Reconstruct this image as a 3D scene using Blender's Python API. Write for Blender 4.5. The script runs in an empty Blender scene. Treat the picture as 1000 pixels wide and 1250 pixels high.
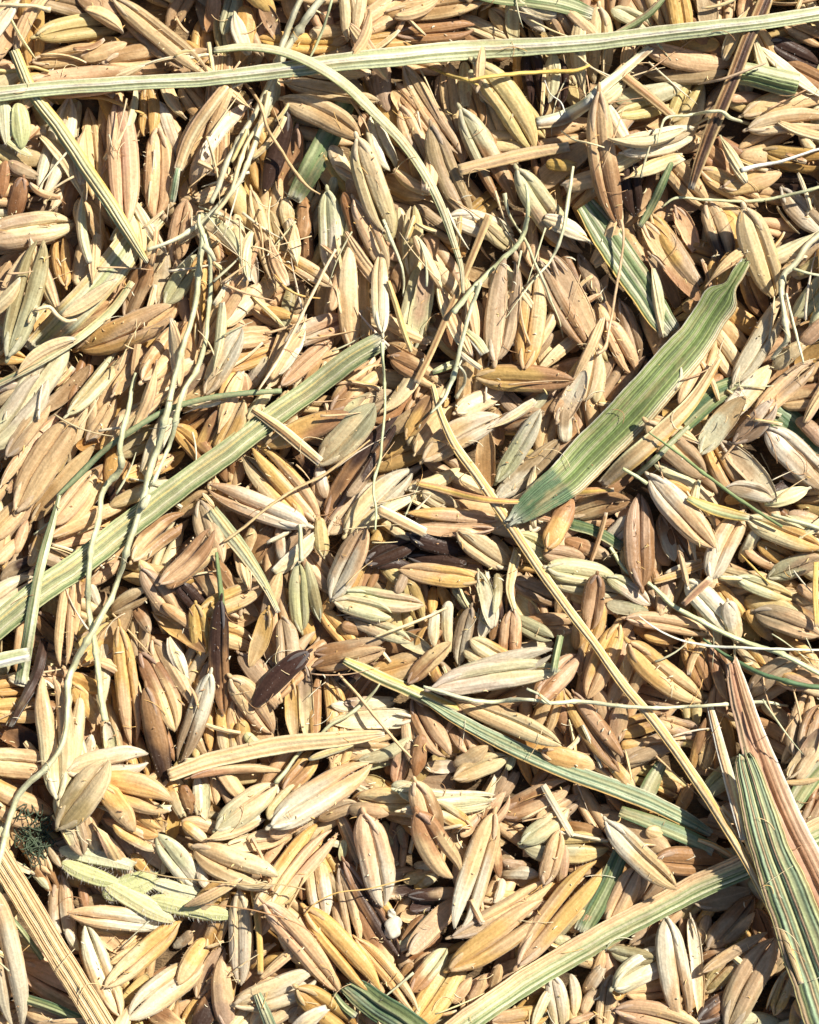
import bpy, math, re
import numpy as np
from math import radians
rng = np.random.default_rng(7)
scene = bpy.context.scene
scene.unit_settings.system = 'METRIC'
scene.unit_settings.scale_length = 0.01          # one unit is one centimetre
S = 0.008                                        # centimetres per 1/1000 of the frame width
D = 3125.0                                       # camera height over the top of the heap, same small units
ZR = 75.0                                        # mean height of the heap

# ---------------------------------------------------------------- camera
cam_d = bpy.data.cameras.new('camera')
cam = bpy.data.objects.new('camera', cam_d)
scene.collection.objects.link(cam)
cam_d.sensor_fit = 'VERTICAL'; cam_d.sensor_height = 24.0; cam_d.lens = 60.0
cam_d.clip_start = 0.1; cam_d.clip_end = 500
cam.location = (0, 0, (D + ZR) * S)
scene.camera = cam

# ---------------------------------------------------------------- sky and sun
SUN_EL, SUN_AZ = 44.0, 52.0                      # azimuth counted from +Y (photo's top) towards +X (photo's right)
world = bpy.data.worlds.new('World'); scene.world = world; world.use_nodes = True
wn = world.node_tree; bgn = wn.nodes['Background']
sky = wn.nodes.new('ShaderNodeTexSky'); sky.sky_type = 'NISHITA'; sky.sun_disc = False
sky.sun_elevation = radians(SUN_EL); sky.sun_rotation = radians(SUN_AZ)
wn.links.new(sky.outputs[0], bgn.inputs[0]); bgn.inputs[1].default_value = 0.055
sd = bpy.data.lights.new('sun', 'SUN'); sd.energy = 5.0; sd.angle = radians(0.9); sd.color = (1, 0.925, 0.79)
so = bpy.data.objects.new('sun', sd); scene.collection.objects.link(so)
so.rotation_euler = (radians(90 - SUN_EL), 0, radians(180 - SUN_AZ)); so.location = (20, 15, 40)
scene.view_settings.view_transform = 'Standard'; scene.view_settings.look = 'None'
scene.view_settings.gamma = 1.0; scene.view_settings.exposure = 0.68
scene.cycles.max_bounces = 8; scene.cycles.diffuse_bounces = 4

# ---------------------------------------------------------------- materials
def ramp(nt, a, b):
    n = nt.nodes.new('ShaderNodeMapRange'); n.inputs[1].default_value = a; n.inputs[2].default_value = b
    n.interpolation_type = 'SMOOTHSTEP'; return n
def mixc(nt, fac, a, b, mode='MIX'):
    n = nt.nodes.new('ShaderNodeMix'); n.data_type = 'RGBA'; n.blend_type = mode
    for s, v in ((n.inputs[0], fac), (n.inputs[6], a), (n.inputs[7], b)):
        if hasattr(v, 'is_linked'): nt.links.new(v, s)
        else: s.default_value = v
    return n.outputs[2]
def math_(nt, op, a, b=0.0):
    n = nt.nodes.new('ShaderNodeMath'); n.operation = op
    for s, v in ((n.inputs[0], a), (n.inputs[1], b)):
        if hasattr(v, 'is_linked'): nt.links.new(v, s)
        else: s.default_value = v
    return n.outputs[0]
def noise(nt, vec, scl, scale, detail=3, rough=0.55):
    m = nt.nodes.new('ShaderNodeMapping'); nt.links.new(vec, m.inputs[0]); m.inputs[3].default_value = scl
    n = nt.nodes.new('ShaderNodeTexNoise'); n.inputs['Scale'].default_value = scale
    n.inputs['Detail'].default_value = detail; n.inputs['Roughness'].default_value = rough
    nt.links.new(m.outputs[0], n.inputs[0]); return n.outputs[0]
def plant_mat(name, fine, streak, bumpd, rough, transl, warts=0.0, dust=0.3, spec=0.35, spots=0.35, dry=0.):
    m = bpy.data.materials.new(name); m.use_nodes = True; nt = m.node_tree
    p = nt.nodes['Principled BSDF']; out = nt.nodes['Material Output']
    at = nt.nodes.new('ShaderNodeAttribute'); at.attribute_name = 'Col'
    uv = nt.nodes.new('ShaderNodeUVMap'); uv.uv_map = 'uv'
    geo = nt.nodes.new('ShaderNodeNewGeometry'); U = uv.outputs[0]; P = geo.outputs['Position']
    st = noise(nt, U, (1.1, 14, 1), streak, 4, 0.65)               # streaks along the fibre
    st2 = noise(nt, U, (1.2, 45, 1), streak, 2, 0.6)
    sp = noise(nt, P, (1, 1, 1), fine, 4, 0.7)                      # speckle
    bl = noise(nt, U, (.8, 2.2, 1), 9.0, 5, 0.72)                     # blotches
    f = ramp(nt, .25, .75); nt.links.new(st, f.inputs[0]); f.inputs[3].default_value = .86; f.inputs[4].default_value = 1.12
    f2 = ramp(nt, .25, .75); nt.links.new(st2, f2.inputs[0]); f2.inputs[3].default_value = .90; f2.inputs[4].default_value = 1.08
    f3 = ramp(nt, .3, .7); nt.links.new(sp, f3.inputs[0]); f3.inputs[3].default_value = .88; f3.inputs[4].default_value = 1.1
    k = math_(nt, 'MULTIPLY', math_(nt, 'MULTIPLY', f.outputs[0], f2.outputs[0]), f3.outputs[0])
    kk = nt.nodes.new('ShaderNodeCombineXYZ')
    for i in range(3): nt.links.new(k, kk.inputs[i])
    c = mixc(nt, 1.0, at.outputs[0], kk.outputs[0], 'MULTIPLY')
    b = ramp(nt, .50, .72); nt.links.new(bl, b.inputs[0])
    c = mixc(nt, math_(nt, 'MULTIPLY', b.outputs[0], spots), c, (.66, .47, .33, 1), 'MULTIPLY')
    d = ramp(nt, .56, .78); nt.links.new(noise(nt, P, (1, 1, 1), 5.5, 5, .7), d.inputs[0])
    c = mixc(nt, math_(nt, 'MULTIPLY', d.outputs[0], dust), c, (.70, .62, .50, 1))
    if dry:
        dn = noise(nt, U, (.55, 2.6, 1), 2.6, 6, .7); q = ramp(nt, .50, .68); nt.links.new(dn, q.inputs[0])
        c = mixc(nt, math_(nt, 'MULTIPLY', q.outputs[0], dry), c, (.52, .40, .21, 1))
        q2 = ramp(nt, .60, .72); nt.links.new(noise(nt, U, (1.2, 4, 1), 6, 5, .75), q2.inputs[0])
        c = mixc(nt, math_(nt, 'MULTIPLY', q2.outputs[0], dry), c, (.20, .14, .07, 1))
    nt.links.new(c, p.inputs['Base Color'])
    rr = ramp(nt, .3, .7); nt.links.new(sp, rr.inputs[0]); rr.inputs[3].default_value = rough - .08; rr.inputs[4].default_value = rough + .14
    nt.links.new(rr.outputs[0], p.inputs['Roughness']); p.inputs['Specular IOR Level'].default_value = spec; p.inputs['Sheen Weight'].default_value = .2; p.inputs['Sheen Roughness'].default_value = .4
    h = math_(nt, 'ADD', math_(nt, 'MULTIPLY', st, .55), math_(nt, 'MULTIPLY', st2, .35))
    h = math_(nt, 'ADD', h, math_(nt, 'MULTIPLY', sp, .5))
    if warts:
        mp = nt.nodes.new('ShaderNodeMapping'); nt.links.new(U, mp.inputs[0]); mp.inputs[3].default_value = (38, 46, 1)
        v = nt.nodes.new('ShaderNodeTexVoronoi'); v.inputs['Randomness'].default_value = .85
        v.inputs['Scale'].default_value = 1.0; nt.links.new(mp.outputs[0], v.inputs[0])
        h = math_(nt, 'SUBTRACT', h, math_(nt, 'MULTIPLY', v.outputs[0], warts))
    bu = nt.nodes.new('ShaderNodeBump'); bu.inputs['Strength'].default_value = 1.0; bu.inputs['Distance'].default_value = bumpd
    nt.links.new(h, bu.inputs['Height']); nt.links.new(bu.outputs[0], p.inputs['Normal'])
    if transl:
        tr = nt.nodes.new('ShaderNodeBsdfTranslucent'); nt.links.new(c, tr.inputs[0]); nt.links.new(bu.outputs[0], tr.inputs[1])
        mx = nt.nodes.new('ShaderNodeMixShader'); mx.inputs[0].default_value = transl
        nt.links.new(p.outputs[0], mx.inputs[1]); nt.links.new(tr.outputs[0], mx.inputs[2]); nt.links.new(mx.outputs[0], out.inputs[0])
    return m
M_HUSK = plant_mat('rice_husk', 30, 1.0, 0.0045, .42, .20, warts=.35, dust=.02, spots=.5)
M_STRAW = plant_mat('straw', 26, 1.0, 0.012, .46, .10, dust=.1, spots=.25, dry=.45)
M_LEAF = plant_mat('dry_leaf', 26, 1.0, 0.012, .48, .22, dust=.12, spots=.3, dry=.6)
M_STEM = plant_mat('thin_stem', 40, .8, 0.008, .5, .05, dust=.1, spots=.2)
M_KERNEL = plant_mat('kernel', 30, .4, 0.004, .4, .15, dust=.05, spots=.1)

# colours of the plants themselves (linear)
PAL = dict(t=(.745, .54, .295), p=(.69, .485, .285), o=(.71, .46, .165), c=(.785, .645, .395), w=(.79, .71, .54), g=(.62, .61, .38),
           y=(.69, .56, .26), k=(.49, .365, .23), b=(.40, .23, .11), d=(.058, .030, .020),
           G=(.20, .26, .11), E=(.40, .43, .23), L=(.62, .61, .40), B=(.11, .18, .09), R=(.42, .225, .135), Y=(.68, .48, .13),
           W=(.82, .78, .66), T=(.60, .42, .21), Q=(.27, .36, .22), N=(.25, .32, .11), Z=(.47, .30, .20), M=(.56, .58, .35))
PAL = {a: np.array(b) * (np.array([1, .966, .935]) if a in 'tpocwgykb' else 1) for a, b in PAL.items()}
GRAINS = """
T 0 0
90 40 -20 320 110 p 3
150 -60 140 340 130 o 2
185 195 620 100 130 y 3
170 300 520 250 110 t 2
420 270 600 220 90 p 2
600 300 830 260 150 t 1
240 20 420 60 100 k 1
560 -10 1010 360 110 t 4
570 30 900 350 100 p 3
420 -20 580 60 110 p 3
120 420 680 370 150 p 4
330 480 215 960 140 w 3
375 490 350 800 80 c 2
420 520 480 980 95 t 2
560 470 630 1130 155 p 4
720 430 720 660 100 o 3
770 640 760 1060 150 t 4
770 500 870 780 110 w 2
1000 550 875 820 90 p 3
1040 700 930 910 80 w 3
900 440 990 560 90 t 2
60 800 190 860 70 k 1
30 790 10 960 60 b 1
110 900 60 1060 90 b 2
330 850 240 1020 90 c 2
370 880 330 1040 80 b 2
T 250 0
50 -40 10 150 80 p 2
150 -60 90 170 95 g 2
200 40 170 300 110 o 1
690 -60 710 190 95 c 4
775 -60 745 180 70 c 4
990 -30 770 140 150 t 2
520 170 680 150 70 c 1
740 230 1240 150 100 o 2
-10 790 230 480 70 w 3
380 470 770 690 140 c 5
400 405 840 490 90 c 4
745 685 900 1130 150 c 5
400 560 290 930 100 d 1
450 640 380 1010 110 b 2
500 300 560 600 90 b 1
640 860 600 1010 60 g 1
700 880 790 1060 70 c 3
770 560 850 790 70 p 2
820 570 920 825 110 w 3
870 330 890 500 100 k 2
800 350 850 500 80 k 1
920 450 1010 640 80 t 2
870 860 1120 970 110 t 3
630 740 700 870 80 c 2
280 30 360 200 80 k 1
T 500 0
-100 60 350 10 110 t 3
-60 170 310 130 110 b 3
250 90 470 190 90 c 2
505 -20 520 220 75 c 3
530 250 535 480 75 o 2
700 60 810 220 100 k 1
920 40 920 400 140 c 3
590 280 640 530 130 d 2
730 330 730 480 90 d 1
320 320 610 725 160 y 4
440 380 660 680 90 y 3
190 310 230 650 110 t 3
270 300 270 560 70 c 3
150 370 160 540 60 k 1
-20 330 240 750 110 t/k 3
-60 410 170 680 90 t 2
-40 530 120 870 120 t/k 3
110 630 300 1060 130 k 4
255 550 490 1000 140 g/b 5
300 450 330 560 90 t 1
530 840 800 1200 140 g/k 4
920 470 1030 1090 140 t/b 5
960 830 790 1000 90 t 3
700 800 800 810 65 o 1
540 30 640 130 80 w 1
400 60 560 200 100 t 1
T 750 0
-40 400 160 330 80 c 3
150 220 560 310 110 p 3
160 350 550 360 80 k 3
0 480 350 400 110 g 2
0 570 290 480 90 y 1
15 710 405 610 95 w 5
30 760 400 660 80 w 4
300 560 400 390 110 y 1
665 630 1060 600 115 c 4
640 560 1030 480 120 t 3
560 490 760 480 60 p 2
680 180 760 340 120 t 1
780 220 980 300 110 d 2
830 120 1030 210 90 p 3
870 340 1020 420 120 b 2
60 750 100 1030 130 d 3
190 730 460 1000 130 t 2
430 830 700 980 110 t 3
590 900 760 860 110 t 3
460 720 590 860 80 p 2
760 880 980 900 100 d 1
740 730 1020 800 120 o 1
300 -20 330 130 120 o 1
440 -40 460 120 110 k 2
0 60 170 140 90 g 1
900 -40 960 60 90 c 2
650 -20 640 120 80 t 1
T 0 250
-60 170 350 85 170 k/c 4
-80 240 370 135 80 c 3
40 720 200 190 150 g 4
-40 680 150 230 120 c 3
250 470 270 180 110 o 2
330 410 290 150 90 o 3
390 380 420 150 110 c 2
380 -20 480 230 110 t 3
600 -40 650 80 110 p 2
350 500 660 200 150 c 1
360 480 560 330 90 g 2
770 480 800 190 110 c/k 3
630 500 720 320 120 p/b 3
860 210 900 40 120 t 2
820 470 960 270 110 g 3
365 700 860 520 150 o/t 5
350 640 520 560 100 t 3
700 870 910 560 150 t 4
60 1020 320 670 170 w 4
40 1010 220 720 120 c 3
200 1010 430 790 80 k 3
340 1030 590 700 90 g 3
480 1000 650 700 70 t 3
560 920 720 660 80 p 3
-20 420 60 270 80 p 2
140 620 240 520 80 o 1
-30 900 80 880 60 w 4
-30 970 90 910 60 c 4
880 850 960 600 100 t 2
560 1010 720 880 110 o 2
700 1000 830 800 100 p 2
860 930 1000 780 90 k 3
1040 900 900 980 90 t 2
-10 1010 20 830 80 k 2
T 250 250
100 60 260 400 80 w 3
150 30 210 330 70 c 2
230 -60 360 390 90 t/c 3
310 30 400 330 100 c 2
60 150 160 220 120 o 1
80 400 150 260 90 b 1
350 240 620 400 90 o/c 3
400 0 430 130 80 c 2
480 170 480 -60 80 b 3
500 300 510 60 70 b/d 2
600 -60 610 330 120 g/w 3
680 -60 760 200 90 b 3
730 -20 890 330 110 t/c 4
830 -60 890 130 120 g 4
870 640 860 220 90 w/c 4
720 690 710 210 110 t/c 4
800 680 790 210 80 t 3
620 520 680 250 70 p 3
400 670 680 560 120 w/p 3
320 880 400 560 90 c 3
380 600 420 370 70 g 2
-20 690 220 330 110 t 3
90 600 290 370 100 c 2
-10 640 10 280 80 o 2
280 510 440 550 60 o 3
80 640 340 610 80 p 3
110 690 340 650 80 t 3
0 920 190 600 120 c/w 4
140 780 290 720 110 o 1
230 860 280 790 80 w 1
90 1020 160 820 90 o 3
200 1010 200 830 80 p 3
380 880 620 660 90 p 3
480 930 680 680 80 t 2
450 920 720 700 90 p 1
900 680 1090 790 100 t/b 4
930 620 1080 700 70 p 2
620 1010 870 780 130 b/t 2
700 1010 880 930 110 g/k 2
930 390 940 330 60 p 2
950 20 970 260 70 c 3
880 30 940 170 60 y 2
440 520 470 400 60 k 1
700 840 800 770 100 p 1
400 790 440 740 60 k 1
T 500 250
0 330 15 10 100 c 3
20 700 110 240 110 g/k 3
-40 600 60 230 60 g 2
190 60 520 140 130 w 3
350 80 500 210 90 c 3
130 330 250 480 130 c 2
300 330 420 390 80 c 2
420 750 490 280 160 c/k 5
560 790 610 350 140 o/t 4
510 760 570 430 60 o 3
590 560 620 700 150 t 1
640 280 870 700 110 k/b 4
700 260 910 690 100 k/t 4
300 720 320 460 110 t/k 2
270 1010 310 700 130 t 2
140 550 220 700 90 b 1
590 10 860 220 130 k/t 3
720 200 820 440 100 b 2
590 30 610 330 90 t 2
640 90 720 200 70 o 2
200 0 260 80 90 k 2
-80 750 140 880 110 b/t 4
340 840 790 860 135 o/b 5
700 820 880 770 90 t 2
860 930 900 710 110 c 3
770 900 900 720 80 y 2
910 960 930 740 70 c 2
690 1010 800 880 60 p 2
750 1010 830 860 110 c/w 4
240 1010 450 910 110 c 3
20 1000 130 880 110 p 2
450 920 540 1010 90 k 1
590 1010 660 930 60 g 2
640 -20 740 60 70 k 2
830 240 960 520 80 k 3
850 400 960 560 90 d 1
930 540 990 690 110 t/k 2
60 40 180 130 100 k 1
620 720 680 650 60 k 1
T 750 250
150 90 410 470 120 t/b 4
190 50 450 440 110 o/k 3
300 20 410 250 90 p 2
460 -20 550 300 130 p/d 3
480 400 480 280 60 o 3
540 320 560 270 70 o 3
540 20 620 300 120 o 2
620 20 800 450 170 c 4
640 330 740 530 110 o/b 3
560 480 690 610 110 o 3
860 -40 990 110 120 w 3
590 860 820 460 120 w/c 5
530 1040 760 790 120 w/c 5
690 1030 980 770 110 t/k 4
850 600 890 330 80 b 3
470 620 610 840 130 c 2
530 590 630 690 90 t 1
310 980 490 600 110 t 3
60 260 310 540 90 c 2
170 250 330 540 80 k/b 2
30 480 120 760 90 k 2
-20 600 80 790 110 p 3
60 150 120 240 80 p 1
-10 80 20 0 80 t 3
920 500 990 400 100 g 1
940 650 1020 560 80 p 2
900 340 1020 250 60 y 3
860 960 1060 930 120 t/b 2
780 800 950 650 80 c 3
930 760 1010 700 80 o 2
400 900 560 810 100 b 1
360 500 450 460 60 t 1
870 200 960 140 100 d 1
T 0 500
80 40 0 130 60 p 2
20 90 140 -60 220 g/w 4
40 220 230 -20 100 k/t 4
40 340 240 110 120 y 2
20 370 310 0 60 t 4
430 150 560 -60 90 k/t 3
90 480 370 50 170 t 5
160 530 460 180 90 t 4
150 300 20 420 60 p 2
400 170 540 120 80 o 3
500 200 600 20 70 o/c 3
600 210 790 110 110 c/y 3
560 60 780 -40 90 t/c 2
270 560 470 290 110 p/t 4
310 600 490 360 70 t 3
260 620 640 450 75 t 4
270 660 560 600 70 p 3
540 470 830 350 75 t/w 4
600 340 850 220 90 o/t 3
560 430 620 290 90 d/b 2
720 300 900 210 80 o 2
880 110 1010 240 110 o/b 3
860 120 1000 20 100 o/b 2
-20 590 80 480 110 t 2
-10 740 80 640 70 p 3
80 700 130 540 60 p 3
150 760 200 590 70 t/o 3
-20 870 120 850 80 c 4
40 940 130 890 60 w 4
-20 960 20 930 200 w 5
40 820 230 740 110 k/d 1
350 1110 360 790 90 t 5
650 740 910 520 130 t/b 5
790 840 1030 590 110 t/b 5
820 860 1060 680 80 b/t 4
700 780 860 1010 110 k/t 3
560 980 710 900 90 c 4
930 790 1010 740 120 o 2
470 830 560 760 70 p 2
450 860 480 960 50 w 3
830 870 890 950 100 k 1
890 860 1000 990 100 d 1
600 900 700 1000 90 b 1
900 490 1000 430 90 t 2
240 700 340 740 120 k 1
T 250 500
60 220 190 -40 110 o/t 4
160 180 230 0 60 t 3
0 180 60 60 110 o/b 2
310 170 690 20 120 o/b 5
400 110 680 10 70 o/b 4
470 130 690 100 80 o 3
560 260 830 -20 160 c/g 5
590 420 560 270 70 k/w 4
480 240 540 330 90 b/d 2
480 540 190 230 120 o/c 5
550 540 250 190 130 t/o 5
490 560 20 380 130 w/p 6
20 500 110 380 80 o 2
30 90 110 350 120 b 1
540 330 590 500 60 p/k 3
600 540 940 50 130 b/d 4
700 420 830 210 60 k/d 4
610 600 850 370 120 c/w 5
700 600 1010 300 150 c/w 5
890 470 1010 350 80 k 4
580 710 560 500 75 y 5
620 920 790 570 140 w/p 5
720 870 800 720 70 o 3
850 500 1010 600 110 o/c 3
810 740 1020 650 110 d 4
830 760 1010 760 60 d 3
190 740 240 560 70 w/t 3
240 720 320 580 100 b 2
390 760 360 570 60 w/p 3
400 700 520 570 90 k 2
510 720 640 880 110 p/k 2
0 520 60 680 130 k/p 4
90 900 -10 760 170 t/b 2
-20 990 280 860 120 o/t 3
300 1030 370 790 80 k/t 4
470 1090 460 740 100 g 5
560 1030 500 740 60 g 5
700 890 1060 950 110 g/c 5
650 940 900 1000 110 c/g 5
640 920 580 1000 60 o 2
940 890 990 770 60 k 3
890 780 960 850 80 y 1
940 80 1010 30 80 t 2
880 20 960 -40 90 b 2
380 120 430 60 60 c 2
630 480 560 660 80 d 1
120 520 160 600 70 b 2
T 500 500
80 240 430 40 150 t/w 5
40 200 190 0 110 t 4
-10 130 100 -60 90 o/b 3
430 350 640 0 100 g/w 5
430 430 730 150 110 w/k 3
380 390 380 90 100 t 4
440 150 430 20 70 t 2
480 60 600 30 100 b/k 3
760 130 770 -20 80 w/k 3
0 390 240 290 80 c 4
10 440 180 370 80 c/g 3
0 310 30 290 40 w 2
220 350 320 400 60 k 2
110 430 200 480 90 c 3
420 540 0 505 75 p/o 5
400 580 20 570 70 p 5
490 770 230 590 130 c 5
0 610 300 690 110 d 4
0 720 310 760 80 d 3
330 830 -40 780 110 o/t 5
340 800 400 1060 80 g/w 5
430 800 410 1000 50 g 5
320 900 150 740 80 b/d 1
120 870 110 1000 55 o 4
150 870 200 990 60 o 4
0 860 40 1000 90 y 2
480 830 470 1050 90 b/d 4
530 590 680 480 90 k/w 3
690 640 780 470 110 o/b 4
850 500 1010 460 120 t/b 3
840 560 1010 550 60 p/b 2
650 700 880 760 100 k 2
760 640 980 720 80 b/k 2
670 770 1010 830 130 g 5
680 830 1030 900 110 g 4
560 860 700 920 110 k 1
590 640 700 700 110 g 1
910 830 890 1050 110 b/p 5
520 920 600 1000 100 y/g 2
760 880 740 980 80 t 1
240 900 280 960 60 g 1
200 940 140 880 60 c 2
430 650 480 700 60 c 2
900 130 850 280 110 k 1
T 750 500
430 210 630 -60 120 w/t 5
590 160 780 -40 110 k/w 5
750 100 1050 390 160 w/k 5
910 60 1020 180 80 k 3
150 60 460 330 150 t/k 4
230 0 440 280 70 o/k 3
230 230 510 440 110 b/k 3
480 160 600 380 130 o/t 3
530 160 780 450 110 k/w 4
-10 440 60 520 80 c 2
130 860 130 420 150 b/k 6
180 330 480 670 150 w/t 6
220 350 500 610 110 o/w 5
200 270 510 480 70 g/c 4
580 390 740 430 90 w 4
570 440 660 420 60 o 3
470 820 640 500 140 w/t 6
660 530 1000 670 120 c/o 5
700 650 900 750 90 o 4
760 820 1010 720 110 g/k 5
860 540 1010 640 90 g/c 3
230 520 290 740 80 t/w 3
310 640 380 770 110 b/k 2
640 690 840 790 60 p/b 4
850 510 1010 540 60 k/p 2
0 620 60 560 90 w 2
-30 820 170 950 90 g/w 6
-30 950 160 980 70 g 5
180 770 250 1000 90 b/k 3
270 850 230 1000 90 k/t 3
410 900 520 1020 130 w 4
520 880 620 1010 90 o 3
550 800 700 840 90 c 4
600 820 870 920 90 g/y 5
640 930 900 1000 110 y/g 4
830 970 900 1010 110 o/b 3
910 870 1010 930 60 p 3
780 420 930 340 100 d 1
0 370 90 290 90 b 2
-10 290 130 130 90 b/t 3
860 330 920 350 60 k 2
890 930 1020 920 80 c 2
940 1000 1020 980 90 k/g 2
T 0 750
290 880 230 320 170 c/t 5
330 860 370 380 130 t/c 4
350 -200 310 240 90 t 5
400 240 640 -20 110 o/t 4
370 320 470 360 80 o 3
400 400 460 500 100 o/t 3
590 70 650 620 110 o/t 5
520 60 500 480 80 w/c 2
690 200 860 560 140 b/t 4
770 170 900 400 140 t 3
720 370 830 870 110 b/d 5
1030 290 870 720 110 w/k 4
830 820 900 1010 80 o/c 3
900 850 950 980 70 b 3
960 -40 990 190 100 o 4
750 0 1010 180 80 o/b 4
800 -50 1010 110 60 t 3
650 -40 730 80 70 b/k 3
220 30 330 110 110 b/d 2
0 360 130 350 90 o 2
-10 470 200 470 130 o/t 3
0 560 220 680 120 b/d 3
-30 720 220 740 150 c/t 4
-30 850 150 960 220 o/t 4
60 800 240 820 70 b 2
370 760 690 710 150 c/w 5
300 1020 520 730 170 y/c 6
430 700 440 620 60 w 3
540 660 520 530 70 g/w 3
480 850 760 920 180 o/t 5
510 850 640 1040 110 o/t 5
620 880 760 1010 110 o 4
700 860 790 800 90 y/t 2
620 560 700 780 120 b/o 1
960 700 960 560 60 y 3
1020 700 930 530 50 c 3
700 60 700 180 110 t/k 2
960 800 980 1010 60 w/c 3
200 880 240 1000 100 b 1
750 930 790 980 60 b/d 2
450 1000 500 880 80 o 2
T 250 750
85 -60 90 490 100 d/b 7
310 -20 220 250 90 o/t 5
380 40 400 270 110 k/c 4
300 100 360 270 80 t/k 3
0 80 210 150 130 o/t 3
200 230 330 340 100 k/t 2
130 300 330 590 140 t/p 4
170 200 380 480 110 k/t 2
-30 460 30 230 100 t/c 3
500 190 240 450 110 d 5
490 260 500 600 80 k/c 4
430 340 440 610 75 o/t 4
600 300 620 720 110 o/t 3
550 310 545 700 60 b/o 3
620 30 690 110 100 o 2
540 190 880 120 80 b/k 4
530 260 880 170 100 b/p 5
690 20 1010 130 90 c/g 4
900 270 1020 230 130 o/t 3
760 460 620 440 60 w 3
680 430 960 420 80 k/w 3
1010 510 620 520 110 w/c 4
30 420 30 660 60 o 3
100 480 120 660 110 o/c 3
190 560 200 660 80 o/t 2
-60 790 380 775 50 b/t 4
70 1040 340 840 140 g/c 6
340 1020 800 740 180 w/t 5
330 970 440 850 90 c 4
780 920 960 920 130 o/t 4
1060 900 780 900 140 o/t 4
560 1000 740 920 90 t/c 4
430 800 500 720 100 b/o 2
760 710 1000 600 70 g 4
780 740 960 690 80 g/k 3
900 760 980 620 80 b/k 2
940 800 980 640 90 p/k 3
910 840 1060 860 60 g/c 4
100 820 170 950 110 k/p 1
0 830 10 1000 70 g/c 3
750 820 880 830 70 k/y 2
740 960 860 970 80 k/p 4
650 350 720 280 100 k/d 1
700 60 800 90 70 b 2
240 620 260 640 60 g 4
T 500 750
130 -20 120 160 60 w/c 4
190 -60 200 180 65 w/c 4
300 -40 240 250 90 k/w 4
380 -40 350 110 70 g/w 4
440 -60 400 110 80 d/b 3
500 40 490 190 110 p/b 4
260 20 260 130 80 o 2
0 330 200 140 90 b/t 5
30 240 90 80 90 b/o 2
-20 120 80 170 80 g/c 3
150 320 120 250 60 b/o 2
330 140 490 230 100 c/o 4
290 190 370 240 60 c/t 4
170 330 690 180 130 g/w 5
130 360 720 270 150 w/g 6
700 140 510 180 70 c/w 3
620 410 820 210 130 b/p 5
700 380 640 560 120 o/t 4
600 60 780 50 120 b/t 3
500 20 700 120 90 g 3
820 180 840 -20 80 o/t 3
940 -40 840 320 100 o/t 4
1020 60 870 400 130 o/t 4
1040 140 960 380 90 t 3
240 430 740 630 120 t/c 6
390 580 700 660 80 o 4
760 370 1020 760 90 o/b 5
810 390 1040 690 80 p/b 5
20 420 190 690 130 b/p 5
180 480 290 670 90 b/p 3
0 500 20 720 100 p/k 3
60 600 30 780 80 b 3
80 740 250 740 70 k/w 1
220 740 380 640 80 c/t 3
240 790 460 700 110 t/c 3
480 760 510 640 50 g 3
-60 850 430 900 100 g/w 5
-40 950 410 930 90 c/g 5
50 870 110 1040 130 p/b 6
240 1000 170 900 90 o 4
380 1000 420 950 100 b/p 4
480 970 750 830 140 b/p 3
620 1000 840 890 100 t/k 2
660 670 900 740 110 o/t 4
800 590 860 740 100 b/p 2
930 400 990 560 100 p/k 3
450 880 530 760 70 k 1
700 760 640 830 90 k/b 1
380 880 440 780 90 k 1
720 440 780 580 80 b 2
990 680 1000 800 60 o 3
T 750 750
60 130 440 430 150 o/t 5
70 20 460 90 90 p/t 4
140 100 330 130 70 o 3
350 120 460 370 110 o/b 3
480 150 570 410 110 b/p 3
20 260 80 60 80 p/k 3
0 430 100 200 130 p/t 3
0 640 40 400 100 p/t 3
130 380 260 420 90 b/k 2
60 560 220 510 110 o/b 2
60 640 210 620 80 o/t 2
60 720 360 620 70 k/p 2
-20 720 100 860 70 o/t 4
-10 770 50 840 60 o 3
220 520 420 580 90 p/k 2
380 780 440 500 50 o/b 4
440 740 480 570 90 t/b 3
660 400 900 210 110 k/c 4
720 440 870 560 70 c/k 2
860 140 1010 270 80 o/t 3
720 0 970 90 130 k/p 4
640 -20 800 140 80 o/k 3
780 60 900 160 60 o 2
560 -30 600 110 90 w/c 4
460 -20 530 50 60 p/k 3
870 680 960 390 130 k/p 3
920 690 1020 440 100 k/b 4
860 790 990 560 80 c/k 4
900 800 1030 620 70 c 3
800 260 940 330 90 o/k 2
500 820 580 750 110 g 1
240 840 300 870 90 o/b 2
320 940 370 840 70 o 3
540 980 600 960 90 p 2
940 1000 1000 880 90 k/b 3
840 820 1000 800 30 t 2
640 180 700 250 90 c/o 2
700 200 780 240 60 k 1
200 370 280 300 80 d 1
0 110 60 30 90 t 3
T 0 1000
-30 300 60 1060 170 t/w 5
300 280 340 640 130 p/w 3
590 940 420 530 130 t/w 5
330 540 380 640 50 w 3
800 520 345 455 120 w/t 5
780 490 510 450 70 t/w 4
760 70 520 -10 110 o/t 4
560 20 780 150 90 o/c 4
640 -30 830 40 90 o/t 3
960 330 770 70 130 w/g 5
860 520 520 810 120 o/c 6
740 600 540 700 60 o/t 5
980 720 630 960 160 t/w 5
1000 600 880 790 100 o/t 5
940 540 830 640 60 k/w 4
1010 470 940 590 80 t 3
460 540 590 650 80 t/p 2
620 880 730 760 80 y 3
90 30 140 120 90 t 2
330 -40 370 80 130 g/k 4
180 200 250 330 90 t/b 2
230 130 300 230 40 k 2
160 260 240 340 40 c/g 3
350 80 430 150 90 p/k 2
440 -20 480 170 80 t/c 2
560 60 670 220 60 p/k 2
400 330 420 420 50 b 1
80 720 500 900 170 p/k 2
220 440 240 500 40 w/t 4
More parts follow.
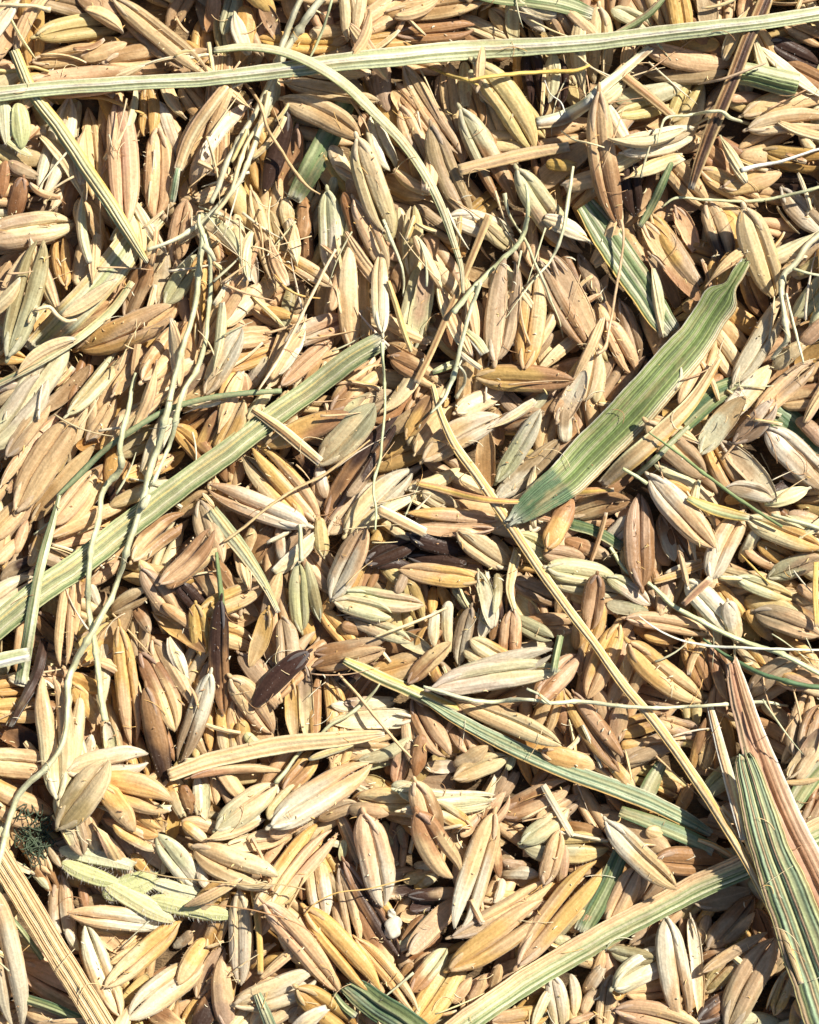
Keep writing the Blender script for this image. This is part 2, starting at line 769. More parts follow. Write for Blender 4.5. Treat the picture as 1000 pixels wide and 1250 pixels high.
110 600 170 640 60 t 2
860 -20 840 80 70 o 2
900 20 1010 110 60 o/c 4
920 130 960 90 80 p 2
680 200 740 260 70 o 2
120 950 360 990 100 t/k 1
740 830 800 760 80 p/b 1
1000 300 980 220 60 w 3
-10 40 0 10 60 g 3
720 930 900 1010 110 b/t 2
T 250 1000
-40 150 330 290 190 t/c 6
-60 30 140 120 130 p/c 3
120 120 420 80 90 c/t 4
210 90 520 20 70 c/t 3
330 70 540 -60 110 p/w 4
250 430 570 40 140 t/o 5
330 420 630 70 110 t/p 5
530 200 580 470 130 p/w 4
780 -20 870 420 190 p/w 6
690 130 720 190 60 k 2
660 250 740 600 90 k/t 3
640 400 680 560 60 p/k 2
690 220 950 660 100 b/d 5
760 440 920 760 110 b/t 4
300 400 650 850 130 p/t 6
500 450 830 830 140 o 5
750 600 1030 930 90 o/t 5
560 600 480 480 70 t/o 3
360 420 560 620 70 t/b 3
170 350 170 810 120 c/w 5
110 320 20 640 100 o/b 3
0 700 130 380 100 o/t 3
-30 440 90 320 90 c/o 3
-20 840 80 650 110 t/k 3
110 1010 80 690 110 k/p 4
160 900 540 760 150 c/w 4
340 930 440 860 150 c/w 3
500 850 690 1010 150 o 4
220 740 320 600 60 o/c 2
290 720 400 660 70 o 2
400 800 560 800 70 c/g 3
640 1010 580 900 90 o 3
410 1000 520 850 60 w/p 3
170 980 240 920 90 c 2
0 960 60 860 110 d/b 1
0 0 200 130 130 g 2
640 340 620 300 60 k 1
900 280 1010 260 80 k/p 2
890 360 1020 350 70 k/d 3
880 30 910 110 50 g 3
950 30 980 160 50 g/k 2
1000 540 960 620 70 b/k 1
990 740 960 800 60 b 3
900 -20 1010 10 60 t 3
480 380 500 260 60 b/p 2
60 160 40 300 110 p/b 2
T 500 1000
40 -40 230 280 160 b/t 6
250 10 160 -50 90 o/c 5
410 -10 240 520 150 t/w 6
390 10 440 280 70 t/b 5
0 370 270 350 70 d/k 4
0 430 240 410 70 d/k 3
0 640 260 380 110 k/t 4
220 560 680 310 110 k/t 5
210 720 650 420 160 o/t 6
540 690 930 230 150 t/o 6
400 640 520 610 60 p/w 4
430 740 570 700 90 k/c 4
660 310 730 60 100 p/t 5
740 330 760 120 60 t/p 4
50 960 240 700 190 o/y 4
10 830 180 640 110 b/g 4
240 850 400 760 80 w/p 4
300 880 360 770 60 p/t 5
220 880 290 790 60 p 4
410 830 440 720 60 c/t 4
560 100 760 -40 110 g/c 4
570 130 960 130 160 g/y 3
30 230 130 220 50 w/g 3
0 290 130 270 80 y/t 2
30 340 150 260 60 o/c 2
450 200 600 230 60 k 2
480 270 600 270 70 k/w 2
780 230 860 250 70 b/p 2
760 30 970 70 70 b 2
270 60 330 0 60 p/k 4
0 920 90 990 60 o/t 3
-20 470 130 480 80 t/y 1
700 780 740 1020 110 w/c 4
790 760 800 960 60 w/t 3
860 870 960 690 80 p/w 3
850 940 920 820 60 p/k 3
780 990 920 950 40 p 4
450 980 640 950 110 t/o 3
980 810 950 1000 110 k/t 3
720 580 820 590 60 g/k 2
740 540 820 470 80 g/y 1
960 480 1040 270 110 t/p 4
820 520 860 480 60 t/p 3
100 970 200 980 80 g 2
0 560 30 520 70 b 1
450 310 420 390 50 w 3
910 760 940 660 60 p/t 2
T 750 1000
-30 20 300 330 130 w/t 5
0 470 90 280 130 t/p 4
100 390 180 260 130 b/k 2
200 370 300 310 80 k 3
250 190 490 220 150 b 3
180 60 300 110 80 t/b 2
260 500 340 980 150 w/p 6
380 500 410 960 70 w/t 5
60 780 250 700 150 g/w 4
0 650 180 670 90 g 4
90 830 260 830 110 t/p 3
10 870 100 710 80 o/b 3
20 940 420 1030 130 p/t 4
180 600 200 520 70 k/b 1
450 490 420 620 70 k/p 2
480 600 660 400 130 k/b 2
540 600 680 460 60 k/p 2
420 500 480 420 60 o 1
460 390 600 360 110 k 1
440 740 740 560 60 t/k 4
450 850 620 640 110 y/t 3
560 1020 780 590 180 k/p 5
440 950 600 860 120 d/b 1
790 960 860 720 90 o/t 3
900 900 960 990 60 o/b 3
430 120 490 90 50 w/k 3
470 190 580 180 90 k/g 2
680 320 740 380 60 g/k 2
690 440 790 690 110 b/k 1
980 190 1000 250 50 o 2
550 10 640 60 80 k/b 2
900 -10 1010 10 70 k 2
440 680 560 650 70 b/k 2
870 1010 900 880 60 o/p 2
"""
STRANDS = """
# type;name;category;level;stiff;lift;th;ribs;arch;twist;fray0;fray1;cols;points x,y,w;label;short(landmark)
R;straw_stalk;straw;9;90;6;6;5;.7;.06;0;0;L,E,L,W,E,L,E;-60,121,17.6 0,115,18.5 80,107,17.6 180,101,17.6 250,97,17.6 330,88,19.4 420,76,22.0 500,68,23.8 580,61,23.8 660,57,21.1 740,50,20.2 830,39,20.2 920,29,17.6 1000,17,17.6 1060,10,16.7;long pale ribbed straw lying straight across the whole top of the heap;the long pale straw across the top
R;straw_stalk;straw;6;90;0;12;10;.8;.04;0;.6;E,E,L,E,y,E,E,L,E,G,E;-60,806,31.0 -10,770,31.0 50,722,31.8 100,687,31.8 160,640,31.0 215,598,29.2 270,558,28.4 330,512,27.5 385,472,26.7 430,438,26.7 470,414,22.4;broad green ribbed straw slanting up from the left edge, its end frayed pale;the broad green straw
R;leaf_blade;leaf;9;24;10;3;3;.5;.5;.3;0;L,c,L,E;262,62,8 300,58,11 345,64,12 385,80,13 425,107,14 455,136,13 490,172,12 520,215,11 540,255,10 553,292,8 563,325,6 566,358,4;narrow pale green blade curving down from the long top straw;the narrow curving pale blade
R;straw_stalk;straw;7;50;3;7;4;.7;.05;.3;.3;Y,y,E,L,y,E;18,62,13 40,112,15 75,160,17 110,212,17 145,265,16 165,297,12 180,320,6;olive yellow pointed straw running under the long top straw at left;the olive yellow straw
R;leaf_blade;leaf;3;30;4;3;9;.25;.1;.2;.3;y,L,c,L,E,L,y,c;190,262,30 165,290,36 135,330,38 100,370,38 70,400,36 38,432,30;broad flat papery pale yellow sheath piece under the tip of the olive straw;the flat papery sheath
R;straw_stalk;straw;5;40;5;4;3;.6;.1;.2;.2;L,c,E,y;162,344,8 140,375,10 110,402,10 70,430,9 35,450,8 -5,470,8;thin pale straw lying along the lower edge of the flat papery sheath;
S;twig;twig;6;16;4;3;c;43,378,5 60,375,6 70,385,6 82,392,6 94,390,4;short curled cream twig on top of the flat papery sheath;
R;straw_stalk;straw;2;60;0;8;7;.4;.02;.3;.3;T,p,b,T,p,c,p,T;272,66,26 268,110,32 265,160,32 264,215,30;upright pinkish brown grooved straw piece under the long top straw;the grooved upright straw piece
R;straw_stalk;straw;4;30;3;5;3;.6;.1;.2;.2;T,c,T,p;278,104,13 258,130,15 232,170,15 218,208,12;tan twin ribbed straw bit crossing the grooved upright straw piece;
S;twig;twig;8;14;10;2.4;T;288,92,4 305,108,5 318,128,5 327,157,5 345,186,5 362,212,5 376,228,4 391,237,2;thin tan twig bending down right below the long top straw;
R;leaf_blade;leaf;3;30;0;3;5;.4;.2;.2;.5;G,B,G,E,G;424,122,24 410,150,28 392,185,30 375,215,28 358,246,18;dark green ragged leaf piece passing under a cream grain near the top;the ragged dark green leaf piece
R;leaf_blade;leaf;4;30;0;3;6;.4;.1;0;.3;G,E,L,G,E,G;560,-14,14 600,-5,18 650,-1,22 690,6,22 724,18,16;green ribbed leaf piece along the top edge of the frame;
R;leaf_blade;leaf;5;26;2;3;3;.5;.2;0;.4;G,E,k;815,-8,5 795,14,9 775,28,8 748,42,4;small narrow green leaf point by the top edge, right half;
S;twig;twig;7;20;5;2.6;Y;525,82,4 548,92,5 570,98,5 584,104,3;short golden twig touching the longer golden twig below the top straw;
S;twig;twig;7;40;5;2.8;Y;572,98,5 610,92,6 660,88,6 715,82,5 720,79,4;longer golden twig lying level just below the top straw;
S;twig;twig;6;20;4;3;c;-10,6,6 20,6,6 45,8,6 56,11,8 62,12,9;cream twig with white knob end in the top left corner;
S;twig;twig;6;20;3;3;y;-10,86,6 20,86,6 35,82,5 60,87,4;short yellow twig above the long straw by the left edge;
S;twig;twig;5;20;2;2.6;o;95,120,3 130,121,5 155,131,5 176,139,3;short golden twig just under the long straw, upper left;
R;straw_stalk;straw;7;20;4;4;3;.5;.4;.4;.4;L,W,k,c;655,150,14 685,144,18 715,128,15 735,108,14 755,92,12 795,58,11;torn twisted pale straw piece above the big upright brown grain;the torn twisted pale straw
R;straw_stalk;straw;6;40;6;4;2;.5;.1;.2;.2;T,b,T;755,88,11 780,108,12 822,143,10;short brown flat straw piece right of the torn twisted pale straw;
R;straw_stalk;straw;8;90;12;7;3;.7;.1;.2;.4;T,d,d,b,T;942,-20,16 928,15,18 912,50,17 893,100,17 872,150,17 855,195,15 843,232,8;dark brown straw splinter slanting under the top straw at right;the dark brown straw splinter
S;twig;twig;9;20;14;2.2;k;852,103,2 880,97,4 905,88,4 935,77,3;little grey brown twig crossing the dark brown straw splinter;
S;stem;stem;9;14;12;2.2;L;802,175,2 806,160,3 812,145,4 840,141,4 868,136,5 880,136,5 892,144,6 905,148,5 915,151,5;pale wavy stem over the dark splinter, above the white chaffy grain;
S;stem;stem;6;20;4;3;W;905,208,8 920,203,6 950,198,5 980,188,4 1010,179,4;whitish stem with blunt knob at right edge below the dark splinter;
S;stem;stem;7;30;4;2.6;E;808,253,3 822,243,4 860,244,4 925,245,5 965,238,5 1010,226,5;slender yellow green stem running out to the right edge, upper part;the slender yellow green stem
R;straw_stalk;straw;5;50;2;6;2;.6;.04;.1;.2;k,T,p,T;560,208,14 600,198,15 650,187,15 696,179,12;purplish brown straw piece lying level behind the half brown grain;
R;leaf_blade;leaf;6;30;2;3;3;.5;.2;.2;.3;B,G,E,B;820,198,6 808,225,10 795,252,10 781,277,6;small dark green split leaf bit above the green straps;
R;straw_stalk;straw;4;40;0;13;6;1.;.0;0;.0;E,L,E,G,E;892,88,26 915,92,28 945,99,30 972,106,31;stub of hollow pale green stalk with white cut end, upper right;the hollow green stub
S;stem;stem;7;40;10;2.6;p;758,268,6 761,284,4 757,325,4 750,365,4 744,400,4 735,428,5 728,432,6;thin brown stalk hanging from the big upright brown grain;the thin brown stalk
S;stem;stem;9;20;14;3.6;E;642,224,4 645,250,6 642,275,7 635,295,7 615,315,7 593,337,8 575,356,8 563,370,8 553,382,9;forked green stem in the middle of the upper half;the forked green stem
+;branch;S;L;9;20;10;3.4;587,345,6 577,372,6 567,405,6 560,435,6 556,452,7 548,475,6 540,490,5 525,505,3
+;branch;S;L;9;14;8;3;560,446,4 567,455,4 568,465,5 562,478,5 557,486,7
S;stem;stem;8;20;14;2.6;L;700,203,4 694,240,6 691,262,6 687,282,5 672,318,4 655,338,3 636,362,1.6 617,389,1;arched pale stem tapering to a hair beside the forked green stem;
S;stem;stem;8;20;8;2.4;L;616,236,7 622,262,4 641,292,4 652,318,4 662,340,4 674,370,3 683,392,2 688,412,1.4;thin pale green stem running down right behind the forked green stem;
R;straw_stalk;straw;7;60;10;4;1;.6;.05;.1;.1;T,b,T;597,263,10 582,300,9 566,340,8 545,388,8 522,440,8 508,468,9;brown straw sliver slanting down left behind the forked stem;the brown straw sliver
R;straw_stalk;straw;6;40;5;4;2;.6;.05;.1;.1;o,y,T;474,343,5 482,368,7 492,402,7 502,430,5;golden straw splinter right of the frayed end of the broad straw;
R;straw_stalk;straw;8;90;8;6;3;.7;.05;.1;0;c,o,t,c,o;528,470,6 536,500,8 553,540,11 580,578,12 605,615,13 630,652,13 660,697,12 692,742,12 725,785,11 760,835,12 800,882,13 838,935,13 865,975,13 890,1015,13 912,1052,12 935,1095,12 955,1135,12 975,1180,12 1012,1250,13;long golden twin ribbed straw slanting from the centre to the bottom right;the long golden straw
+;branch;R;o,c,o;8;40;4;4;1;880,985,6 900,1005,8 918,1040,8 935,1080,8 957,1140,8 978,1200,7
S;twig;twig;8;50;9;2.6;c;410,304,4 396,330,5 385,352,5 366,390,5 348,425,5 330,455,5 315,477,3;straight cream twig standing clear of the grains, upper left of the broad straw end;the straight cream twig
S;twig;twig;8;50;7;2.2;T;452,537,2 425,558,4 395,580,4 355,600,4 320,625,4 290,650,4 272,662,3;straight tan twig crossing the big pale twin lobed grain;the straight tan twig
R;straw_stalk;straw;6;40;3;5;3;.6;.05;.1;.1;c,T,b,c;308,500,8 338,520,13 365,542,14 391,564,12;short ribbed tan straw bit below the broad green straw;the short ribbed tan bit
R;straw_stalk;straw;7;30;3;4;2;.5;.1;.1;.3;W,p,T,c;462,622,12 490,636,13 520,651,12;short pinkish straw bit above the darkest grain;
S;stem;stem;8;22;12;2.0;E;467,418,8 467,432,5 469,460,4 470,500,4 466,540,4 464,562,4 457,585,4 456,600,4 459,620,4 458,647,3;thin green thread stem hanging from the frayed end of the broad straw;the green thread stem
R;leaf_blade;leaf;6;60;2;4;9;.35;.08;0;.3;G,L,G,G,L,G,B,L,G,Y;714,250,26 735,280,36 760,318,38 785,355,36 806,388,32 820,406,24;dark green strap with pale ribs running under the big green leaf;the ribbed green strap
R;leaf_blade;leaf;9;70;5;4;20;.35;.1;.3;.6;T,c,E,N,G,N,N,E,N,G,N,E,N,L;912,316,12.9 901,334,16.6 890,352,20.2 885,359,36.8 868,384,42.3 850,412,46.0 822,445,49.7 790,482,51.5 755,520,52.4 720,555,51.5 690,586,47.8 668,602,40.5 645,620,31.3 620,640,12.9;large dry green leaf blade with fine pale ribs, darker where its lower end folds over;the large green leaf
R;leaf_blade;leaf;7;60;3;4;4;.5;.1;0;.2;o,c,T,c;878,438,8 845,490,16 800,535,22 765,565,22 735,592,14;tan dry margin strip lying beside the large green leaf;the tan margin strip
R;straw_stalk;straw;8;30;3;4;2;.5;.2;.1;.2;b,Y,b;508,590,6 535,596,9 570,606,9 610,612,7 650,612,6 690,603,9 720,600,9 750,598,5;brown gold straw strip running under the fold of the large leaf;
R;leaf_blade;leaf;3;30;0;3;4;.5;.2;.1;.1;B,G,B,E;696,640,14 725,648,14 760,668,12;dark green leaf bit right of the rusty grain;
S;stem;stem;5;40;3;3.2;E;745,668,6 768,700,6 792,712,6 820,738,7 855,758,7 905,782,7 955,799,7 1010,828,8;long yellow green stem crossing the right side down to the edge;the long yellow green stem
S;stem;stem;7;40;5;3.6;B;858,780,3 890,802,6 925,820,7 962,832,7 1012,841,8;dark green arched stem ending at the right edge;the dark arched stem
S;fibre;fibre;7;40;6;1.8;W;780,752,2 800,767,3 830,781,3 862,788,4 912,791,4 1010,794,3;white curved fibre just above the dark arched stem;
R;leaf_blade;leaf;2;40;0;4;8;.4;.1;0;.1;B,G,E,B,G,E,B;905,468,24 875,480,26 845,505,28 815,535,22;dark green ribbed leaf in the gap right of the large leaf;
R;leaf_blade;leaf;1;40;0;4;7;.3;.1;0;.1;B,Q,B,G,B;935,495,36 965,520,38 1010,560,38;bluish dark leaf hidden between grains by the right edge;
R;straw_stalk;straw;8;30;6;3;2;.5;.1;.1;.1;E,L,G;841,520,6 820,540,7 800,560,7 776,581,6;short green straw bit above the long brown rotten grain;
S;stem;stem;8;40;8;2.2;G;792,528,2 820,547,4 860,578,5 905,611,5 955,643,4;straight green stem slanting across the upper right quarter of the lower half;
S;stem;stem;8;30;8;3;E;760,572,5 775,580,5 790,590,6;tiny green stalk on the base of the whitish twin grain;
S;stem;stem;7;30;4;3;L;942,628,5 960,633,6 975,637,6 1010,648,6;short pale green stem entering from the right edge, mid height;
R;leaf_blade;leaf;9;26;6;3;3;.5;.3;.2;.1;Y,y,E,Y;838,608,7 860,618,13 890,627,14 915,632,9;bright yellow leaf sliver lying across a white grain, right side;the yellow leaf sliver
R;straw_stalk;straw;8;30;10;3;1;.5;.1;.1;.1;o,Y,o;996,686,6 995,720,7 997,765,6;upright golden splinter on the right edge;
S;twig;twig;6;30;3;1.8;Y;904,676,2 920,693,3.4 940,713,2;small yellow needle beside the white grain with yellow leaf;
R;straw_stalk;straw;5;30;3;3;2;.5;.1;.2;.2;T,o,T;798,710,8 825,702,9 860,690,7;small tan straw bit left of the purplish pedicel;
R;straw_stalk;straw;6;30;6;3;2;.5;.1;.2;.1;p,R,p;834,738,7 850,722,9 868,706,9;purplish brown split stalk at the foot of the white grain;
S;stem;stem;10;30;10;4.2;L;1012,276,9 985,300,9 970,322,9 958,333,9 954,350,9 956,375,8 960,400,9 961,414,8 952,425,7 943,438,7;pale stem holding two whitish grains at the right;the pale grain stem
+;branch;S;L;9;30;8;2.4;960,358,4 966,385,4 974,415,4 981,444,3
+;branch;S;E;9;30;8;2.6;968,328,5 985,333,4 1010,338,5
S;stem;stem;10;30;10;4.2;L;244,262,5 243,272,7 247,284,9 245,310,9 242,340,9 238,375,8 226,415,8 216,450,8 208,485,9 202,510,10 195,538,10 184,572,10 176,605,10 166,638,9 157,665,9 145,705,8 135,732,8 125,750,9 108,780,9 92,808,10 84,830,10 83,860,9 81,890,8 73,915,8 57,937,8 36,955,9 22,972,9 12,998,9 4,1030,9 -6,1070,9;long pale rachis winding down the left side to the edge;the long winding rachis
+;branch;S;E;9;30;8;3.4;249,286,7 255,310,6 257,345,6 254,385,6 249,425,7 240,452,7 226,474,7 217,500,8 211,530,7 200,560,6 186,592,7
+;branch;S;L;9;12;6;4;262,318,6 258,308,8 248,300,9
+;knob;S;L;10;12;4;3;182,604,7 178,612,11 173,621,8
S;stem;stem;9;30;8;3.4;E;166,455,6 162,470,6 157,498,7 149,530,8 146,552,8 149,566,9 143,578,9 131,590,9 124,605,8 122,625,8 118,645,9 112,665,8 109,695,8 107,730,8 110,755,8 117,795,9 121,830,9 126,868,10 128,880,11;jointed green stem left of the long winding rachis, ending in a white grain;the jointed green stem
+;knob;S;E;9;12;6;5;147,556,8 149,563,12 148,572,8
R;straw_stalk;straw;6;50;8;3;1;.7;.05;.1;.1;B,E,B;344,477,6 300,480,7 250,487,7 205,500,7 165,523,7 125,552,7 95,582,7 70,606,4;slim dark green straw crossing behind both stems at left;the slim dark green straw
R;straw_stalk;straw;8;50;6;4;3;.6;.05;.1;.3;E,L,G,E,B;73,604,4 66,632,8 57,665,11 48,700,12 41,740,14 34,785,15 26,835,15;light green ribbed straw strip crossing the broad straw near the left edge;the light green strip
R;straw_stalk;straw;9;30;4;8;3;.7;.0;0;.4;L,E,W,L;-30,811,17 5,805,18 38,798,17;pale green stub with torn white end poking in from the left edge;
R;straw_stalk;straw;4;20;2;7;2;.7;.4;.4;.4;d,d,d;54,782,10 48,815,14 36,845,13 25,865,9 14,888,5;black shrivelled stalk bit below the light green strip;
R;straw_stalk;straw;8;80;5;6;11;.5;.02;0;0;t,T,t,T,c,T,t,T;-22,1012,30 5,1055,30 40,1112,30 72,1165,30 105,1218,30 140,1275,30;broad tan ribbed straw in the bottom left corner;the broad tan straw in the corner
R;straw_stalk;straw;4;30;2;4;2;.5;.1;0;0;G,E,B;-10,1098,6 15,1122,6 35,1146,7 52,1170,6;thin green strip under the corner straw;
R;leaf_blade;leaf;3;30;2;4;3;.5;.1;0;0;B,G,E,B;28,1218,12 60,1228,12 100,1245,12 130,1262,12;dark green leaf strip below the corner straw at the bottom edge;
S;twig;twig;5;30;3;1.8;y;64,995,3 73,1010,3 86,1032,3;tiny yellow twig above the hairy green spikelet;
S;fibre;fibre;9;60;10;1.0;b;250,1104,2 285,1107,2 325,1115,2 362,1127,2 388,1144,1.4;dark brown hair fibre above the white upright grain, bottom;
S;fibre;fibre;9;60;12;1.1;T;170,1062,2 205,1070,2 250,1075,2 307,1080,2 345,1080,2 373,1086,2;tan hair fibre running level under the big folded tan grain;
S;fibre;fibre;9;60;12;1.1;o;371,1118,2 385,1103,2 405,1092,2 450,1085,2 500,1072,1.6;golden hair fibre across the large speckled twin grain, bottom;
R;straw_stalk;straw;4;50;4;4;1;.6;.05;.1;.1;o,Y,o;308,1083,6 313,1110,8 317,1150,8 318,1188,8;upright golden splinter right of the white upright grain;
S;twig;twig;5;40;3;2;T;372,1070,3 360,1095,3.4 348,1117,3;short thin twig right of the folded tan grain, bottom half;
R;leaf_blade;leaf;7;22;2;4;7;.5;.35;.4;0;B,G,E,B,Q,G,B;422,1200,24 440,1212,34 462,1228,40 490,1246,42 520,1275,44;crumpled dark green leaf at the bottom edge;the crumpled green leaf
R;leaf_blade;leaf;7;22;2;4;2;.5;.2;.2;.3;G,E,G;408,1212,5 420,1228,8 434,1240,9;small green shred beside the crumpled green leaf;
R;straw_stalk;straw;7;22;2;5;3;.5;.3;.5;0;Q,L,Q;314,1212,10 322,1230,13 335,1262,14;small grey green frayed stub at the bottom edge;
R;leaf_blade;leaf;4;50;2;4;6;.4;.1;0;.2;B,G,E,G,B,E;765,1022,16 750,1060,22 732,1098,24 710,1138,22;dark green ribbed strip above the bottom straw;the dark green ribbed strip
R;straw_stalk;straw;7;90;5;11;10;.5;.04;0;0;c,t,c,E,L,E,G,L,G,E;510,1300,30 555,1258,30 600,1225,30 650,1192,31 700,1162,31 750,1134,31 800,1108,30 850,1082,31 895,1062,31 930,1046,32 970,1028,31 1010,1008,31 1060,988,31;broad straw, half green half tan, across the bottom right corner;the bottom right straw
R;straw_stalk;straw;10;80;5;6;6;.6;.1;.9;0;W,Z,Z,Z,R,Z,R,Z,k,Z;892,806,15 901,842,26 915,890,32 928,930,40 945,975,44 965,1020,46 990,1070,48 1030,1150,50;pinkish rust brown stalk with pale margin at right, partly wrapped by green leaf;the pinkish rust brown stalk
R;leaf_blade;leaf;11;80;4;5;12;.6;.15;.7;0;y,E,Q,E,k,Q,E,Q,k,Q,G,k,y;905,912,18 914,945,32 925,985,40 938,1030,46 955,1075,54 972,1120,60 990,1170,64 1020,1260,66;wide dull green leaf pointing up beside the pinkish rust brown stalk;the wide dull green leaf
R;leaf_blade;leaf;8;50;6;4;3;.6;.1;.4;.1;W,c,p,W;866,860,8 878,905,12 890,950,14 900,990,13 908,1025,9;cream peeling sheath strip left of the pinkish rust brown stalk;
R;straw_stalk;straw;5;50;3;6;3;.6;.1;0;.2;E,Y,L,G,y;420,806,10 445,818,15 475,832,16 505,845,17 540,860,17 570,872,13;olive green ribbed straw bit left of centre low, ending beside a cream grain;the olive ribbed bit
R;leaf_blade;leaf;7;70;3;5;5;.5;.1;.1;.2;L,Q,E,Q,L,Q,o;515,852,7 555,876,15 600,900,18 650,924,20 700,944,21 750,962,22 800,982,21 840,1002,18 868,1018,10;blue green straw ending beside the long golden straw, lower right;the blue green straw
R;leaf_blade;leaf;5;40;2;4;4;.5;.1;.1;.1;G,Q,E,B;757,990,14 790,1002,18 830,1018,19 872,1037,17;short green strip parallel below the blue green straw;
S;stem;stem;8;26;8;2.6;L;517,838,4 535,843,5 565,852,6 600,857,6 630,854,6 655,855,5 675,858,6 705,856,6 750,861,6 800,864,5 850,862,5 900,859,5 935,857,5 962,862,3;pale wavy stem running level through the lower right to the pinkish rust brown stalk;the pale level stem
+;branch;S;L;8;14;6;2.6;643,841,4 655,846,4 668,856,5 673,860,4
R;straw_stalk;straw;8;20;3;6;3;.8;.05;.2;.1;G,E,G;684,776,8 680,795,9 676,820,9;short upright green stub on the whitish twin grain;
S;twig;twig;8;50;10;2.2;p;413,822,4 440,852,5 465,883,5 490,912,4 502,925,3;purplish thin twig slanting over the grey pale grains, centre low;
S;twig;twig;7;30;6;2.4;c;458,778,3 485,767,5 510,758,5 545,742,4;cream twig end over the brown paired grains in the centre;
S;stem;stem;7;20;4;2.4;E;464,834,2 452,850,5 438,863,6 420,876,5 402,886,5 388,900,5 372,913,5 360,925,5 348,942,6 336,956,8;curved green stem joined to the pale green pointed grain, low centre;the curved green stem
R;straw_stalk;straw;7;80;3;7;3;.7;.03;.1;.1;c,T,c,t,c;206,947,16 250,930,19 300,918,21 350,908,22 400,903,20 440,899,16 470,895,8;tan straw lying nearly level above the curved brown grain;the level tan straw
S;stem;stem;6;20;3;3.4;E;366,640,6 367,655,7 368,672,8 368,685,8;short green stalk of the upright blue green grain;
S;stem;stem;6;20;3;3.2;G;264,674,5 267,700,7 269,720,8 272,748,9;short green stalk above the dark upright grain;
R;leaf_blade;leaf;6;30;3;4;4;.5;.2;.2;.1;E,y,L,c;258,622,16 275,645,20 295,670,18 312,695,14 328,722,9 340,748,6;yellow green bent leaf strip above the dark upright grain;the bent yellow green strip
R;straw_stalk;straw;4;20;2;3;3;.6;.2;.3;.1;L,Q,L;218,205,6 214,225,9 210,246,9;small blue green stub left of the pale rachis bundle;
S;stem;stem;7;30;6;4;L;402,-14,10 380,14,11 362,40,11 345,70,10 332,105,10 326,130,10 319,150,10 312,172,8 302,200,7 290,225,7 268,250,8 240,276,7 205,296,6 180,305,5;bundle of pale green stems coming down from the top edge, crossing under the long straw;the pale stem bundle
+;branch;S;L;7;30;6;3.4;372,-12,8 358,20,9 346,52,9 335,85,8 322,118,8 308,145,8 290,175,9 277,200,9 268,225,8 258,248,7
+;branch;S;E;6;30;6;2.6;408,-10,4 398,25,4 385,58,4 378,72,3
+;branch;S;c;7;30;4;3;328,112,7 322,140,7 303,172,6 292,200,7 283,232,6 262,262,6
+;branch;S;y;6;20;4;2.8;302,158,6 292,180,7 283,198,5
R;straw_stalk;straw;3;40;0;4;4;.5;.05;.3;.2;T,p,c,p,T;240,245,16 270,230,18 295,215,14;flat toothed straw bit under the end of the pale stem bundle;
S;stem;stem;8;20;8;2.4;L;468,268,5 474,285,6 482,303,5 490,325,4 493,345,4 492,360,3;curling pale stem at the tip of the long cream grain;
S;twig;twig;6;20;3;2.6;o;335,335,2 350,352,3.5 372,362,3 392,364,2;thin dark gold twig right of the white tipped slender grains;
R;straw_stalk;straw;5;30;2;5;3;.6;.2;.3;.3;E,L,G;528,455,6 545,448,9 558,443,8;tiny green cut stem beside the tan and brown grain, centre;
R;straw_stalk;straw;5;30;3;4;3;.5;.2;.1;.3;L,E,y,W;570,405,8 582,417,13 592,432,12;small yellowish ribbed bit below the forked green stem;
S;fibre;fibre;7;30;8;1.2;W;665,98,1.5 672,115,2 685,125,2 690,138,2;tiny pale hooked fibre at the end of a dark hairy grain, top;
S;twig;twig;7;30;6;2;c;685,160,2 700,170,3.4 720,175,3 738,180,2;tiny pale twig touching the big upright brown grain;
R;leaf_blade;leaf;2;30;0;4;4;.5;.2;.3;.3;G,E,L,G;808,930,14 798,950,20 788,972,22;small striped green leaf bit below right centre;
R;leaf_blade;leaf;1;40;0;4;6;.4;.1;.1;.1;G,E,G,L,G;1010,925,18 985,955,24 966,985,20;striped green leaf bit under grains near right edge;
R;straw_stalk;straw;7;30;3;4;2;.6;.1;.1;.3;c,y,c;632,670,10 626,695,12 622,720,10 628,745,6;pale yellow straw bit passing under the long golden straw;
"""
# ---------------------------------------------------------------- mesh helpers
def new_obj(name, verts, faces, cols, uvs, mat, parent=None, smooth=True):
    me = bpy.data.meshes.new(name)
    V = np.asarray(verts, np.float32) * S
    quads = faces
    nl = sum(len(f) * f.shape[1] for f in quads); nf = sum(len(f) for f in quads)
    me.vertices.add(len(V)); me.vertices.foreach_set('co', V.ravel())
    me.loops.add(nl); me.polygons.add(nf)
    li = np.concatenate([f.ravel() for f in quads]).astype(np.int32)
    tot = np.concatenate([np.full(len(f), f.shape[1]) for f in quads]); st = np.concatenate([[0], np.cumsum(tot)[:-1]])
    me.loops.foreach_set('vertex_index', li)
    me.polygons.foreach_set('loop_start', st.astype(np.int32))
    me.update(calc_edges=True)
    if smooth: me.polygons.foreach_set('use_smooth', np.ones(nf, bool))
    ca = me.color_attributes.new('Col', 'FLOAT_COLOR', 'POINT')
    C4 = np.ones((len(V), 4), np.float32); C4[:, :3] = cols; ca.data.foreach_set('color', C4.ravel())
    ul = me.uv_layers.new(name='uv'); ul.data.foreach_set('uv', np.asarray(uvs, np.float32)[li].ravel())
    me.materials.append(mat); me.validate()
    o = bpy.data.objects.new(name, me); scene.collection.objects.link(o)
    if parent is not None: o.parent = parent
    return o
